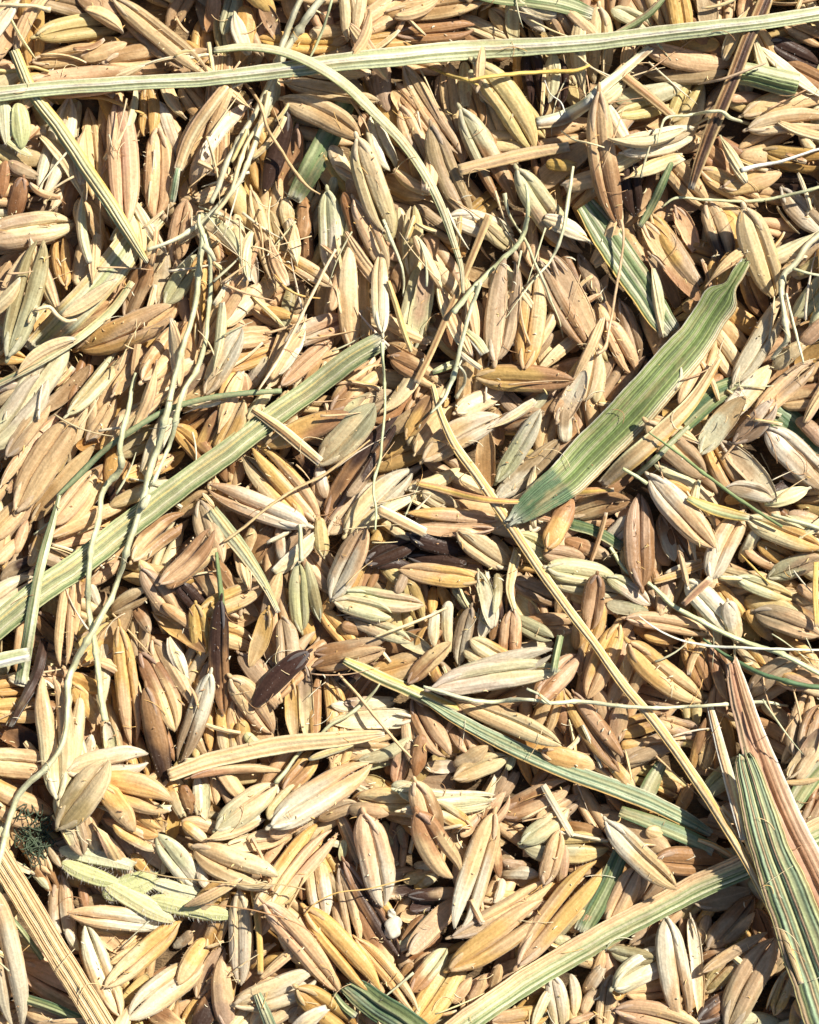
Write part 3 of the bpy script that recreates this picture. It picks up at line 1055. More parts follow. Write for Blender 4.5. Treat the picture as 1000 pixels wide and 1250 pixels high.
class Soup:
    def __init__(s): s.v = []; s.f = {3: [], 4: []}; s.c = []; s.u = []; s.n = 0
    def add(s, v, f, c, u):
        v = np.asarray(v).reshape(-1, 3); s.v.append(v)
        for q in f:
            if len(q): s.f[q.shape[1]].append(q + s.n)
        s.c.append(np.broadcast_to(c, (len(v), 3)) if np.ndim(c) == 1 else np.asarray(c).reshape(-1, 3))
        s.u.append(np.asarray(u).reshape(-1, 2)); s.n += len(v)
    def grid(s, g, c, u, wrap=True):                      # g (nu, nv, 3); closed round v, ends capped by a fan
        nu, nv = g.shape[:2]; i = np.arange(nu * nv).reshape(nu, nv)
        if wrap:
            j = np.roll(i, -1, 1); a, b, c2, d = i[:-1], j[:-1], j[1:], i[1:]
        else: a, b, c2, d = i[:-1, :-1], i[:-1, 1:], i[1:, 1:], i[1:, :-1]
        q = np.stack([a, d, c2, b], -1).reshape(-1, 4)
        v = g.reshape(-1, 3); cc = np.asarray(c).reshape(-1, 3); uu = np.asarray(u).reshape(-1, 2); fs = [q]
        if wrap:
            n = nu * nv
            v = np.vstack([v, g[0].mean(0), g[-1].mean(0)])
            cc = np.vstack([cc, cc[:nv].mean(0), cc[-nv:].mean(0)]); uu = np.vstack([uu, uu[:nv].mean(0), uu[-nv:].mean(0)])
            j0 = np.arange(nv); j1 = np.roll(j0, -1)
            fs.append(np.stack([np.full(nv, n), j0, j1], -1)); L0 = (nu - 1) * nv
            fs.append(np.stack([np.full(nv, n + 1), L0 + j1, L0 + j0], -1))
        s.add(v, fs, cc, uu)
    def build(s, name, mat, parent=None):
        fs = [np.concatenate(s.f[k]) for k in (3, 4) if s.f[k]]
        return new_obj(name, np.concatenate(s.v), fs, np.concatenate(s.c), np.concatenate(s.u), mat, parent)
def smooth01(x, a, b): t = np.clip((x - a) / (b - a), 0, 1); return t * t * (3 - 2 * t)
def wob(x, r, n=3, f0=1.0):                                # smooth random curve, about -1..1
    return sum(np.sin(x * f0 * (k + 1) * 3.1 + r.uniform(0, 6.28)) * r.uniform(.4, 1) / (k + 1) for k in range(n)) / 1.4

# ---------------------------------------------------------------- height field of the heap (everything rests on what lies below)
X0, Y0, NXH, NYH = -330, -330, 1660, 1910
H = np.zeros((NYH, NXH), np.float32); ID = np.full((NYH, NXH), -1, np.int32)
def hat(x, y):
    return H[np.clip((y - Y0).astype(int), 0, NYH - 1), np.clip((x - X0).astype(int), 0, NXH - 1)]
def gprof(u): return np.clip(1 - np.abs(2 * u - 1) ** 3.5, 0, 1) ** .62
TT = np.linspace(-.46, .46, 13)
def settle(cx, cy, ang, L, w, T, idn, sink=.42, maxs=.42, tilt=0.):
    ca, sa = math.cos(ang), math.sin(ang); p = gprof(TT + .5)
    need = np.full(13, -1e9); acc = np.zeros(13)
    offs = (-.7, -.35, 0, .35, .7)
    for o in offs:
        off = o * w / 2 * p
        h = hat(cx + TT * L * ca - off * sa, cy + TT * L * sa + off * ca) + T / 2 * p * math.sqrt(1 - o * o)
        need = np.maximum(need, h); acc += h
    need = .5 * need + .5 * acc / len(offs) - sink * T
    t = TT * L; best = None
    for i in range(6):                                     # supporting pair either side of the middle
        for j in range(7, 13):
            b = (need[j] - need[i]) / (t[j] - t[i]); a = need[i] - b * t[i]
            if best is None or a > best[0]: best = (a, b)
    b = float(np.clip(best[1] + tilt, -maxs, maxs)); d = need - b * t
    a = float(.6 * d.max() + .4 * np.sort(d)[-4]); a = max(a, T * .4)
    r = L / 2 + 2; x0, x1 = int(cx - r), int(cx + r) + 1; y0, y1 = int(cy - r), int(cy + r) + 1
    x0 = max(x0, X0); y0 = max(y0, Y0); x1 = min(x1, X0 + NXH - 1); y1 = min(y1, Y0 + NYH - 1)
    if x1 > x0 and y1 > y0:
        yy, xx = np.mgrid[y0:y1, x0:x1]; dx, dy = xx - cx, yy - cy
        u = dx * ca + dy * sa; v = -dx * sa + dy * ca; pp = gprof(np.clip(u / L + .5, 0, 1)); hw = np.maximum(w / 2 * pp, 1e-3)
        q = 1 - (v / hw) ** 2; m = q > 0
        top = np.where(m, a + b * u + T / 2 * pp * np.sqrt(np.maximum(q, 0)), -1e9)
        Hs = H[y0 - Y0:y1 - Y0, x0 - X0:x1 - X0]; Is = ID[y0 - Y0:y1 - Y0, x0 - X0:x1 - X0]
        up = top > Hs; Hs[up] = top[up]; Is[up] = idn
    return a, b
def P(x, y, z):                                            # photo position at height z -> heap coordinates
    k = 1 - (z - ZR) / D
    return np.stack([(x - 500) * k, (625 - y) * k, z], -1)

# ---------------------------------------------------------------- one grain
THn = np.concatenate([np.linspace(0, math.pi, 33), np.linspace(math.pi, 2 * math.pi, 9)[1:-1]])
THs = np.linspace(0, 2 * math.pi, 11)[:-1]
def frame(cx, cy, ang, a, b):
    c = P(np.array(cx), np.array(cy), np.array(a)); A = -ang
    ex = np.array([math.cos(A), math.sin(A), b]); ex /= np.linalg.norm(ex)
    ey = np.array([-math.sin(A), math.cos(A), 0.]); return c, ex, ey, np.cross(ex, ey)
g_two = [False]; g_wr = [0.]
def valve(sp, F, r, L, w, T, yoff, zoff, c1, c2, bend, zb, nu, TH, ridges, wr, sharp, hairs=0, x0=-.5, x1=.5, split=0., tip=None, roll=0., cut=False, shell=0.):
    c, ex, ey, ez = F
    u = .5 - .5 * np.cos(np.linspace(.02, .985, nu) * math.pi); u = .35 * np.linspace(.004, .996, nu) + .65 * u
    ue = u ** sharp
    if cut: ue = ue * .80; x1 = x0 + (x1 - x0) * .84
    p = gprof(ue); p = np.maximum(p, .05) * (1 + .05 * wob(u, r, 3, 2.))
    p = p * (1 - .30 * smooth01(u, .60, 1) - .12 * smooth01(u, .93, 1))
    th = TH[None, :]; rr = np.ones((nu, len(TH)))
    if wr:                                                 # flat husk faces between the nerves
        al = np.array([-.05, .62, 1.25, 1.95, 2.55, 3.2, 4.2, 5.3]) + r.normal(0, .10, 8); al = np.concatenate([al, [al[0] + 2 * math.pi]])
        t1 = np.mod(TH - al[0], 2 * math.pi) + al[0]; k_ = np.clip(np.searchsorted(al, t1, 'right') - 1, 0, 7)
        a0, a1 = al[k_], al[k_ + 1]; rr *= (np.cos((a1 - a0) / 2) / np.cos(t1 - (a0 + a1) / 2))[None, :] * .85 + .17
    for a in ridges: rr += wr * np.exp(-((th - a - .10 * np.sin(u * 5 + r.uniform(0, 6))[:, None]) / .11) ** 2)
    rr += .035 * np.sin(th * 3 + r.uniform(0, 6)) * wob(u, r, 3, 3.)[:, None] + .006 * r.standard_normal(rr.shape) * (len(TH) > 12)
    xs = (x0 + (x1 - x0) * u) * L; ub = xs / L + .5
    arch = 1 - (2 * ub - 1) ** 2
    yc = yoff * gprof(np.clip(ub, .02, .98)) ** 1.3 + bend * L * arch + split * w * ub ** 2
    zc = zoff + zb * L * (arch - .5)
    wk = g_wr[0]
    if wk: rr += wk * (np.sin(th * 4 + 9 * u[:, None] + r.uniform(0, 6)) * wob(u, r, 3, 7.)[:, None] + .6 * np.sin(th * 7 - 15 * u[:, None]) * wob(u, r, 3, 9.)[:, None])
    W = w / 2 * p[:, None] * rr; Z = T / 2 * p[:, None] * rr
    yl = yc[:, None] + W * np.cos(th); sn = np.sin(th); sn = np.where((sn > 0) & (shell > 0), sn * (1 - 2 * shell * smooth01(sn, .05, .5)), sn); zl = zc[:, None] + Z * sn
    if roll:
        yl, zl = yl * math.cos(roll) - zl * math.sin(roll), yl * math.sin(roll) + zl * math.cos(roll)
    xl = np.broadcast_to(xs[:, None], yl.shape)
    g = c + xl[..., None] * ex + yl[..., None] * ey + zl[..., None] * ez
    if cut: g[-2:] += ex * (np.repeat(r.uniform(-1, 1, len(TH) // 3 + 1), 3)[:len(TH)] * w * .16)[None, :, None]
    s = r.uniform(.1, .55) if not g_two[0] else r.uniform(.22, .42)
    mfac = smooth01(ub[:, None] + .18 * np.sin(th * 2 + r.uniform(0, 6)) + .12 * wob(u, r, 3, 4.)[:, None], s, s + .35)
    if r.random() < .5 and not g_two[0]: mfac = 1 - mfac
    col = c1 * (1 - mfac[..., None]) + c2 * mfac[..., None]
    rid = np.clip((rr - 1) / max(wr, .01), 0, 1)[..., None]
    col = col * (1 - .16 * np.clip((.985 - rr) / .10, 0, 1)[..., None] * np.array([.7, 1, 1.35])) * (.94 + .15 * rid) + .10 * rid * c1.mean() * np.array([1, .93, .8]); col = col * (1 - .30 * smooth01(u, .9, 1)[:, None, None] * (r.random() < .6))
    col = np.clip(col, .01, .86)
    uv = np.stack([xl * S + r.uniform(0, 90), (th * w * .45 * S) + np.zeros_like(xl) + r.uniform(0, 90)], -1)
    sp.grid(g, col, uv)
    if hairs:
        iu = r.integers(2, nu - 1, hairs); it = r.choice([0, 1, 16, 15, 17, 31, 32, 8, 24], hairs) % len(TH)
        b0 = g[iu, it]; out = b0 - (c + xs[iu][:, None] * ex + yc[iu][:, None] * ey + zc[iu][:, None] * ez)
        out /= np.linalg.norm(out, axis=1)[:, None] + 1e-6
        d = out + ex * r.uniform(.4, 1.5, hairs)[:, None] + r.normal(0, .25, (hairs, 3)); d /= np.linalg.norm(d, axis=1)[:, None]
        ln = r.uniform(1.0, 2.8, hairs)[:, None]; e = np.cross(d, ez); e /= np.linalg.norm(e, axis=1)[:, None] + 1e-6
        v = np.stack([b0 - e * .2, b0 + e * .2, b0 + d * ln], 1).reshape(-1, 3)
        sp.add(v, [np.arange(hairs * 3).reshape(-1, 3)], np.clip(c1 * .6 + .3, 0, .85), np.tile(uv[3, 3], (hairs * 3, 1)))
def pick(code, r, jit=.07):
    c = PAL[code] if isinstance(code, str) else np.array(code)
    return np.clip(c * (1 + r.normal(0, jit)) * (1 + r.normal(0, .02, 3)), .015, .84)
R3 = (math.pi / 2, math.pi / 2 - .85, math.pi / 2 + .85); R2 = (math.pi / 2 - .45, math.pi / 2 + .5)
def grain_shape(g):
    r = np.random.default_rng(g['seed']); w, L = g['w'], g['L']
    g['T'] = w * (.48 if w > 22 else .62); g['bend'] = r.normal(0, .03); return r
def make_grain(g, parts):                                  # parts: function name -> Soup to fill
    r = np.random.default_rng(g['seed'] + 5); F = frame(g['cx'], g['cy'], g['ang'], g['z'], g['s'])
    L, w, T = g['L'], g['w'], g['T']; k1, k2 = (g['col'] + '/' + g['col']).split('/')[:2]
    c1, c2 = pick(k1, r), pick(k2, r); lo = g.get('lo', False); TH = THs if lo else THn; nu = 11 if lo else 26
    g_two[0] = '/' in g['col']; g_wr[0] = 0. if lo or r.random() < .5 else r.uniform(.02, .055)
    if '/' not in g['col']: c2 = c1 * (r.uniform(.88, 1.08) * np.array([1, r.uniform(.93, 1.03), r.uniform(.85, 1.05)]) if r.random() < .68 else r.uniform(.6, .88) * np.array([1, .88, .74]))
    bend, zb = g['bend'], r.normal(.0, .02); sg = 1 if r.random() < .5 else -1; hairs = 0 if lo else int(8 + L * w / 130)
    two = g['two']; sh = r.uniform(.82, 1.05)
    if two:
        sp_ = 0. if r.random() < .6 else r.uniform(.06, .26) * sg
        f = r.uniform(.56, .66)
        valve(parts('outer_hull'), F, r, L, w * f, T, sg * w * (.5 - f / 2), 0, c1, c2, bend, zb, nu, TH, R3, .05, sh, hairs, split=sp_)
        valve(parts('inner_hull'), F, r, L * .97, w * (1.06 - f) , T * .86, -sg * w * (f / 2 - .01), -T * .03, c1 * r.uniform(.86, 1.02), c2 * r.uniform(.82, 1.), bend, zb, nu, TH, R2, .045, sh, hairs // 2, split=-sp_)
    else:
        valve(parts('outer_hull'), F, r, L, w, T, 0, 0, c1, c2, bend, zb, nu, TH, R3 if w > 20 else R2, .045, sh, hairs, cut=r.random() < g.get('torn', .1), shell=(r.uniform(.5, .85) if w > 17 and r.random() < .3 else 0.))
    g_wr[0] = 0.
    if lo: return
    if g['vis'] > 350:
        sc = np.clip(c1 * .8 + .12, 0, .8); ls = r.uniform(.2, .3)
        for q in ((1, -1) if r.random() < .6 else (1,)):
            valve(parts('base_scale'), F, r, L, w * .17, T * .22, q * w * .27, T * .36, sc, sc * .9, bend, zb, 12, THs, (), 0, .9, 0, -.5, -.5 + ls, roll=0)
        valve(parts('stem_stub'), F, r, L, w * .17, w * .17, 0, 0, c1 * .9, sc, bend, zb, 8, THs, (), 0, 1., 0, -.56, -.44)

# ---------------------------------------------------------------- strands: straw, leaves, stems
def spline(pts, step=5.):
    p = np.array(pts, float); d = np.linalg.norm(np.diff(p[:, :2], axis=0), axis=1); t = np.concatenate([[0], np.cumsum(np.maximum(d, 1e-3))])
    n = max(6, int(t[-1] / step)); s = np.linspace(0, t[-1], n); out = np.zeros((n, p.shape[1]))
    m = np.gradient(p, t, axis=0) if len(p) > 2 else np.repeat((p[1:] - p[:1]) / t[-1], 2, 0)
    i = np.clip(np.searchsorted(t, s, 'right') - 1, 0, len(p) - 2); h = (t[i + 1] - t[i])[:, None]; q = ((s - t[i]) / h[:, 0])[:, None]
    return (2*q**3-3*q**2+1)*p[i] + (q**3-2*q**2+q)*h*m[i] + (-2*q**3+3*q**2)*p[i+1] + (q**3-q**2)*h*m[i+1], s
def drape(x, y, w, th, stiff, lift, idn, s):
    n = len(x); need = np.zeros(n)
    tx, ty = np.gradient(x), np.gradient(y); l = np.hypot(tx, ty) + 1e-6; nx, ny = -ty / l, tx / l
    hs = np.stack([hat(x + o * w / 2 * nx, y + o * w / 2 * ny) for o in (-.8, -.4, 0, .4, .8)]); need = .6 * hs.max(0) + .4 * hs.mean(0)
    k = max(1, int(stiff / (s[1] - s[0]))); pad = np.pad(need, k, 'edge')
    mx = np.array([np.partition(pad[i:i + 2 * k + 1], -max(1, k // 3))[-max(1, k // 3)] for i in range(n)])
    pad = np.pad(mx, k, 'edge'); z = np.convolve(pad, np.hanning(2 * k + 3)[1:-1] / np.hanning(2 * k + 3)[1:-1].sum(), 'valid') + lift
    for i in range(n):
        r = w[i] / 2 + 1; x0, x1, y0, y1 = int(x[i] - r), int(x[i] + r) + 2, int(y[i] - r), int(y[i] + r) + 2
        x0 = max(x0, X0); y0 = max(y0, Y0); x1 = min(x1, X0 + NXH); y1 = min(y1, Y0 + NYH)
        if x1 <= x0 or y1 <= y0: continue
        yy, xx = np.mgrid[y0:y1, x0:x1]; m = (xx - x[i]) ** 2 + (yy - y[i]) ** 2 < r * r
        Hs = H[y0 - Y0:y1 - Y0, x0 - X0:x1 - X0]; Is = ID[y0 - Y0:y1 - Y0, x0 - X0:x1 - X0]
        up = m & (z[i] + th > Hs); Hs[up] = z[i] + th; Is[up] = idn
    return z
def ribbon(sp, x, y, z, w, th, s, r, ribs, arch, cols, twist=0., fray=(0, 0), crease=0., fork=None, colend=None):
    # closed ribbed section swept along the strand; cols = colours across from one margin to the other
    n = len(x); per = 4 if ribs <= 14 else 3; nv = ribs * per + 1; v = np.linspace(-1, 1, nv)
    c = P(x, y, z); t = np.gradient(c, axis=0); t /= np.linalg.norm(t, axis=1)[:, None]
    up = np.array([0, 0, 1.]); e = np.cross(t, up); e /= np.linalg.norm(e, axis=1)[:, None]; nn = np.cross(e, t)
    tw = (twist * np.sin(s / max(s[-1], 1) * 2.2 + r.uniform(0, 6)) + .07 * wob(s / 60, r))[:, None]
    e, nn = e * np.cos(tw) + nn * np.sin(tw), nn * np.cos(tw) - e * np.sin(tw)
    wq = lambda q: q + (.035 * np.sin(q * 6.3 * 1.5 + wa) + .02 * np.sin(q * 6.3 * 4 + wb) - .035 * math.sin(wa) - .02 * math.sin(wb)) * np.sin(np.clip(q, 0, 1) * math.pi)
    wa, wb = r.uniform(0, 6, 2); ph = wq((v + 1) / 2) * ribs; rib = np.abs(np.cos(ph * math.pi)) ** .8
    ra = r.uniform(.5, 1.2, ribs + 1)[np.clip(np.round(ph).astype(int), 0, ribs)]
    crease = crease if w.max() < 40 else .9
    ztop = th * (.35 + arch * (1 - v ** 2)) + th * .42 * rib * ra - crease * th * np.exp(-(v / .12) ** 2)
    wv = (1 + .03 * wob(s / 40, r))[:, None]
    edge = 1 + .012 * np.stack([wob(s / 12, r), wob(s / 12, r)], 1)
    lat = v[None, :] * (w / 2)[:, None] * wv; lat = np.where(v[None, :] < 0, lat * edge[:, :1], lat * edge[:, 1:])
    zt = ztop[None, :] * (.75 + .25 * np.minimum(1, w / w.max()))[:, None] + .02 * th * r.standard_normal((n, nv))
    top = c[:, None] + lat[..., None] * e[:, None] + zt[..., None] * nn[:, None]
    nb = 5; vb = np.linspace(1, -1, nb); latb = vb[None] * (w / 2)[:, None] * .96 * wv
    bot = c[:, None] + latb[..., None] * e[:, None] + (-th * .15 + th * arch * .5 * (1 - vb ** 2))[None, :, None] * nn[:, None]
    g = np.concatenate([top, bot], 1)
    for end, f in ((0, fray[0]), (-1, fray[1])):
        if f:
            jag = np.repeat(r.uniform(-.2, 1., ribs + 2), per)[:nv] * f * w.max(); jag = np.concatenate([jag, np.full(nb, jag.mean() * .6)])
            for q in range(3):
                i = q if end == 0 else n - 1 - q
                g[i] += (t[i] * (1 if end == 0 else -1)) * (jag * (1 - q / 3.5))[:, None] * .6
    vv = np.concatenate([v, vb]); k = np.clip(wq((vv + 1) / 2), 0, .9999) * (len(cols) - 1)
    C = np.array([pick(q, r, .04) for q in cols]); i = np.clip(np.floor(k).astype(int), 0, len(cols) - 2) if len(cols) > 1 else np.zeros(len(vv), int)
    C = C if len(cols) > 1 else np.repeat(C, 2, 0); fr = smooth01(k - i, .25, .75)[:, None]; cr = C[i] * (1 - fr) + C[i + 1] * fr
    ribc = np.concatenate([(.80 + .38 * rib * ra) if ribs < 12 else (.64 + 1.15 * rib ** 6 * ra), np.full(nb, .8)])[:, None]
    col = cr[None] * ribc[None] * (1 + .10 * wob(s / 40, r) + .05 * wob(s / 11, r))[:, None, None]
    if colend is not None:
        f = smooth01(s / s[-1], colend[1], colend[2])[:, None, None]; col = col * (1 - f) + PAL[colend[0]] * ribc[None] * f
    if fray[1]: f = smooth01(s, s[-1] - w.max() * .6, s[-1])[:, None, None] * .6; col = col * (1 - f) + f * PAL['W'] * .8
    uv = np.stack([np.broadcast_to((s * S)[:, None], g.shape[:2]) + r.uniform(0, 90), (vv[None] * (w / 2)[:, None]) * S + r.uniform(0, 90)], -1)
    sp.grid(g, np.clip(col, .01, .85), uv)
def tube(sp, c, rad, col, r, sides=8, lump=.08, col2=None):
    c = np.asarray(c, float); n = len(c); t = np.gradient(c, axis=0); t /= np.linalg.norm(t, axis=1)[:, None] + 1e-9
    e = np.cross(t, np.array([0, 0, 1.]) + .01); e /= np.linalg.norm(e, axis=1)[:, None] + 1e-9; nn = np.cross(e, t)
    a = np.linspace(0, 2 * math.pi, sides + 1)[:-1]; rad = np.broadcast_to(rad, n)
    s = np.concatenate([[0], np.cumsum(np.linalg.norm(np.diff(c, axis=0), axis=1))])
    c = c + e * (np.clip(rad.mean(), 0, 3) * .18 * wob(s / 26, r))[:, None]
    if s[-1] > 150: rad = rad * (1 + sum(.45 * np.exp(-((s - q_) / 3.5) ** 2) for q_ in np.cumsum(r.uniform(50, 120, int(s[-1] / 90) + 1))))
    R = rad[:, None] * (1 + .03 * wob(s / 9, r)[:, None] + lump * .7 * wob(s / 14, r)[:, None] + .12 * np.cos(a * 3 + r.uniform(0, 6)) + .05 * r.standard_normal((n, sides)))
    g = c[:, None] + (R * np.cos(a))[..., None] * e[:, None] + (R * np.sin(a))[..., None] * nn[:, None]
    f = (s / (s[-1] + 1e-6))[:, None, None]; cc = np.asarray(col) * (1 - f) + np.asarray(col if col2 is None else col2) * f
    cc = cc * (1 + .14 * wob(s / 20, r)[:, None, None] * np.array([.6, .8, 1.3])) * (1 + .2 * np.cos(a * 3 + 1))[None, :, None]
    uv = np.stack([np.broadcast_to((s * S)[:, None], R.shape) + r.uniform(0, 90), np.broadcast_to(a * rad.mean() * S, R.shape) + r.uniform(0, 90)], -1)
    sp.grid(g, np.clip(np.broadcast_to(cc, g.shape), .01, .85), uv)
# ---------------------------------------------------------------- read the plan
items = []
def num(v): return float(v)
ox = oy = 0
for ln in GRAINS.strip().splitlines():
    f = ln.split()
    if f[0] == 'T': ox, oy = float(f[1]), float(f[2]); continue
    x1, y1, x2, y2, w = [float(v) / 4 for v in f[:5]]
    g = dict(kind='grain', x1=x1 + ox, y1=y1 + oy, x2=x2 + ox, y2=y2 + oy, w=w, col=f[5], lev=float(f[6]))
    L = math.hypot(x2 - x1, y2 - y1); g['two'] = w >= 21 and (int(x1 + y1) % 4 > 0 or w > 32); w = min(w * .98, 42); L = max(L * 1.09, w * 2.75)
    g.update(torn=.3 if g['lev'] < 4 else .08, L=L, w=w, cx=(x1 + x2) / 2 + ox, cy=(y1 + y2) / 2 + oy, ang=math.atan2(y2 - y1, x2 - x1))
    items.append(g)
cur = None
for ln in STRANDS.strip().splitlines():
    if ln.startswith('#'): continue
    f = ln.split(';')
    if f[0] == '+':
        sub = dict(part=f[1], type=f[2], cols=f[3].split(','), stiff=num(f[5]), lift=num(f[6]), th=num(f[7]))
        sub['ribs'] = int(f[8]) if f[2] == 'R' else 0; pts = f[-1]
        sub['pts'] = [tuple(map(float, p.split(','))) for p in pts.split()]; cur['subs'].append(sub); continue
    if f[0] == 'R':
        cur = dict(kind='strand', type='R', name=f[1], cat=f[2], lev=num(f[3]), stiff=num(f[4]), lift=num(f[5]), th=num(f[6]), ribs=int(f[7]), arch=num(f[8]),
                   twist=num(f[9]), fray=(num(f[10]), num(f[11])), cols=f[12].split(','), pts=[tuple(map(float, p.split(','))) for p in f[13].split()], label=f[14], short=f[15], subs=[])
    else:
        cur = dict(kind='strand', type='S', name=f[1], cat=f[2], lev=num(f[3]), stiff=num(f[4]), lift=num(f[5]), th=num(f[6]), cols=[f[7]],
                   pts=[tuple(map(float, p.split(','))) for p in f[8].split()], label=f[9], short=f[10], subs=[])
    items.append(cur)

# ---------------------------------------------------------------- setting: the floor below the heap
def ground():
    n = 90; x = np.linspace(-4200, 4200, n); y = np.linspace(-4200, 4200, n); X, Y = np.meshgrid(x, y)
    Z = -6 + 5 * np.sin(X / 310) * np.cos(Y / 270) + rng.normal(0, 1.5, X.shape)
    sp = Soup(); g = np.stack([X, Y, Z], -1)
    m = bpy.data.materials.new('trodden_chaff'); m.use_nodes = True; nt = m.node_tree; p = nt.nodes['Principled BSDF']
    geo = nt.nodes.new('ShaderNodeNewGeometry'); a = noise(nt, geo.outputs['Position'], (1, 1, 1), 2.2, 8, .7); b = noise(nt, geo.outputs['Position'], (1, 4, 1), 9, 4, .7)
    r1 = ramp(nt, .35, .65); nt.links.new(a, r1.inputs[0]); nt.links.new(mixc(nt, r1.outputs[0], (.10, .065, .035, 1), (.36, .24, .12, 1)), p.inputs['Base Color'])
    p.inputs['Roughness'].default_value = .85; bu = nt.nodes.new('ShaderNodeBump'); bu.inputs['Distance'].default_value = .06
    nt.links.new(math_(nt, 'ADD', a, b), bu.inputs['Height']); nt.links.new(bu.outputs[0], p.inputs['Normal'])
    sp.grid(g, np.full(g.shape, .2), np.stack([X, Y], -1) * S, wrap=False)
    o = sp.build('ground', m); o['kind'] = 'structure'
ground()

# ---------------------------------------------------------------- the uncounted grains below and around
bulk = Soup(); low = []
GC = np.array([(i['cx'], i['cy'], i['ang']) for i in items if i['kind'] == 'grain'])
def flow(x, y):                                            # how grains tend to lie, region by region
    k = ((GC[:, 0] - x) ** 2 + (GC[:, 1] - y) ** 2).argmin()
    if 0 < x < 1000 and 0 < y < 1250: return GC[k, 2]
    a = -1.0 + .9 * math.sin(x / 260 + .6) * math.cos(y / 330) + .5 * math.sin((x + y) / 190)
    return a
def scatter(n, region, colors, avoid=None):
    for k in range(n):
        cx, cy = rng.uniform(region[0], region[2]), rng.uniform(region[1], region[3])
        if avoid and avoid(cx, cy): continue
        g = dict(cx=cx, cy=cy, ang=flow(cx, cy) + rng.normal(0, .45) + (math.pi if rng.random() < .5 else 0), L=rng.uniform(90, 118), w=rng.uniform(23, 31), two=rng.random() < .7,
                 col=colors[rng.integers(len(colors))], seed=int(rng.integers(1 << 30)), lo=True, vis=0)
        grain_shape(g); g['z'], g['s'] = settle(cx, cy, g['ang'], g['L'], g['w'], g['T'], 0, sink=.5); low.append(g)
CB = ['t', 't', 'o', 'p', 'c', 'k', 'c', 'b', 't', 't', 'o/b', 't/b', 'p/k', 'y']
scatter(1500, (-310, -310, 1310, 1560), CB)
scatter(350, (-310, -310, 1310, 1560), CB)
inside = lambda x, y: 5 < x < 995 and 5 < y < 1245
scatter(3600, (-310, -310, 1310, 1560), ['t', 't', 'c', 'o', 'p', 'w', 't', 'c/t', 'k/t', 'b/t', 'g', 'y'], inside)

print('HEAP', H[330:1580,330:1330].mean(), H[330:1580,330:1330].max())
# ---------------------------------------------------------------- lay down what the photo shows, lowest first
items.sort(key=lambda i: i['lev'])
litter = Soup(); lev5 = False
def litter_bits(n, a0, a1):
    for k in range(n):
        r = np.random.default_rng(int(rng.integers(1 << 30))); cx, cy = r.uniform(-200, 1200), r.uniform(-200, 1450); L = r.uniform(22, 75); an = flow(cx, cy) + r.normal(0, .9); w = r.uniform(3, 9); cv = r.normal(0, .05)
        t = np.linspace(-.5, .5, max(6, int(L / 5))); x = cx + L * t * math.cos(an) - cv * L * 4 * t * t * math.sin(an); y = cy + L * t * math.sin(an) + cv * L * 4 * t * t * math.cos(an)
        W = w * np.clip(1.1 - np.abs(t * 2) ** 3 * r.uniform(.1, .8), .2, 1); s = (t + .5) * L
        z = drape(x, y, W, 2.5, 25, 1, 0, s); cs = [['c', 't', 'c'], ['L', 'y', 'c'], ['p', 't', 'b'], ['o', 'c', 't'], ['w', 'c'], ['b', 'p']][r.integers(6)]
        ribbon(litter, x, y, z, W, r.uniform(2, 4), s, r, 2, .6, cs, .3, (.4, .4))
def flakes(n):                                             # torn open husk halves
    for k in range(n):
        r = np.random.default_rng(int(rng.integers(1 << 30))); cx, cy = r.uniform(-200, 1200), r.uniform(-200, 1450)
        if r.random() < .45: cx, cy = r.uniform(0, 1000), r.uniform(0, 560)
        L = r.uniform(55, 102); an = flow(cx, cy) + r.normal(0, .4); w = r.uniform(12, 22); cv = r.normal(0, .06)
        t = np.linspace(-.5, .5, int(L / 4)); x = cx + L * t * math.cos(an) - cv * L * 4 * t * t * math.sin(an); y = cy + L * t * math.sin(an) + cv * L * 4 * t * t * math.cos(an)
        W = w * np.clip(1.05 - np.abs(t * 2 + r.uniform(-.3, .3)) ** 2.2 * .9, .12, 1); s = (t + .5) * L
        z = drape(x, y, W, 3, 30, 1.5, 0, s) + r.normal(0, .06) * s; cs = [['c', 'c', 't'], ['t', 't', 'p'], ['g', 'c'], ['w', 'c', 'w'], ['t', 't', 'c'], ['p', 't', 'p']][r.integers(6)]
        ribbon(litter, x, y, z, W, r.uniform(3.5, 6), s, r, 3, r.choice([.9, 1.3, .6]), cs, .5, (.25, .6))
def slivers(n):                                            # straight bleached fibres and awns
    hot = [(250, 190, 90), (340, 380, 80), (300, 300, 60), (560, 320, 70), (900, 650, 80), (110, 560, 90), (450, 640, 60), (920, 850, 50), (730, 120, 70)]
    for k in range(n):
        r = np.random.default_rng(int(rng.integers(1 << 30))); cx, cy = r.uniform(-200, 1200), r.uniform(-200, 1450)
        if r.random() < .55: a_ = hot[r.integers(len(hot))]; cx, cy = r.normal(a_[0], a_[2]), r.normal(a_[1], a_[2])
        L = r.uniform(22, 85); an = flow(cx, cy) + r.normal(0, .55); w = r.uniform(1.4, 3.8); cv = r.normal(0, .03)
        t = np.linspace(-.5, .5, max(7, int(L / 7))); x = cx + L * t * math.cos(an) - cv * L * 4 * t * t * math.sin(an); y = cy + L * t * math.sin(an) + cv * L * 4 * t * t * math.cos(an)
        W = w * np.clip(1.05 - (t + .5) ** 2 * .8, .15, 1); s = (t + .5) * L; z = drape(x, y, W, 1.5, 60, 1.5, 0, s)
        tube(litter, P(x, y, z), W / 2, pick(['c', 'w', 't', 'L', 'c', 'p'][r.integers(6)], r), r, 5)
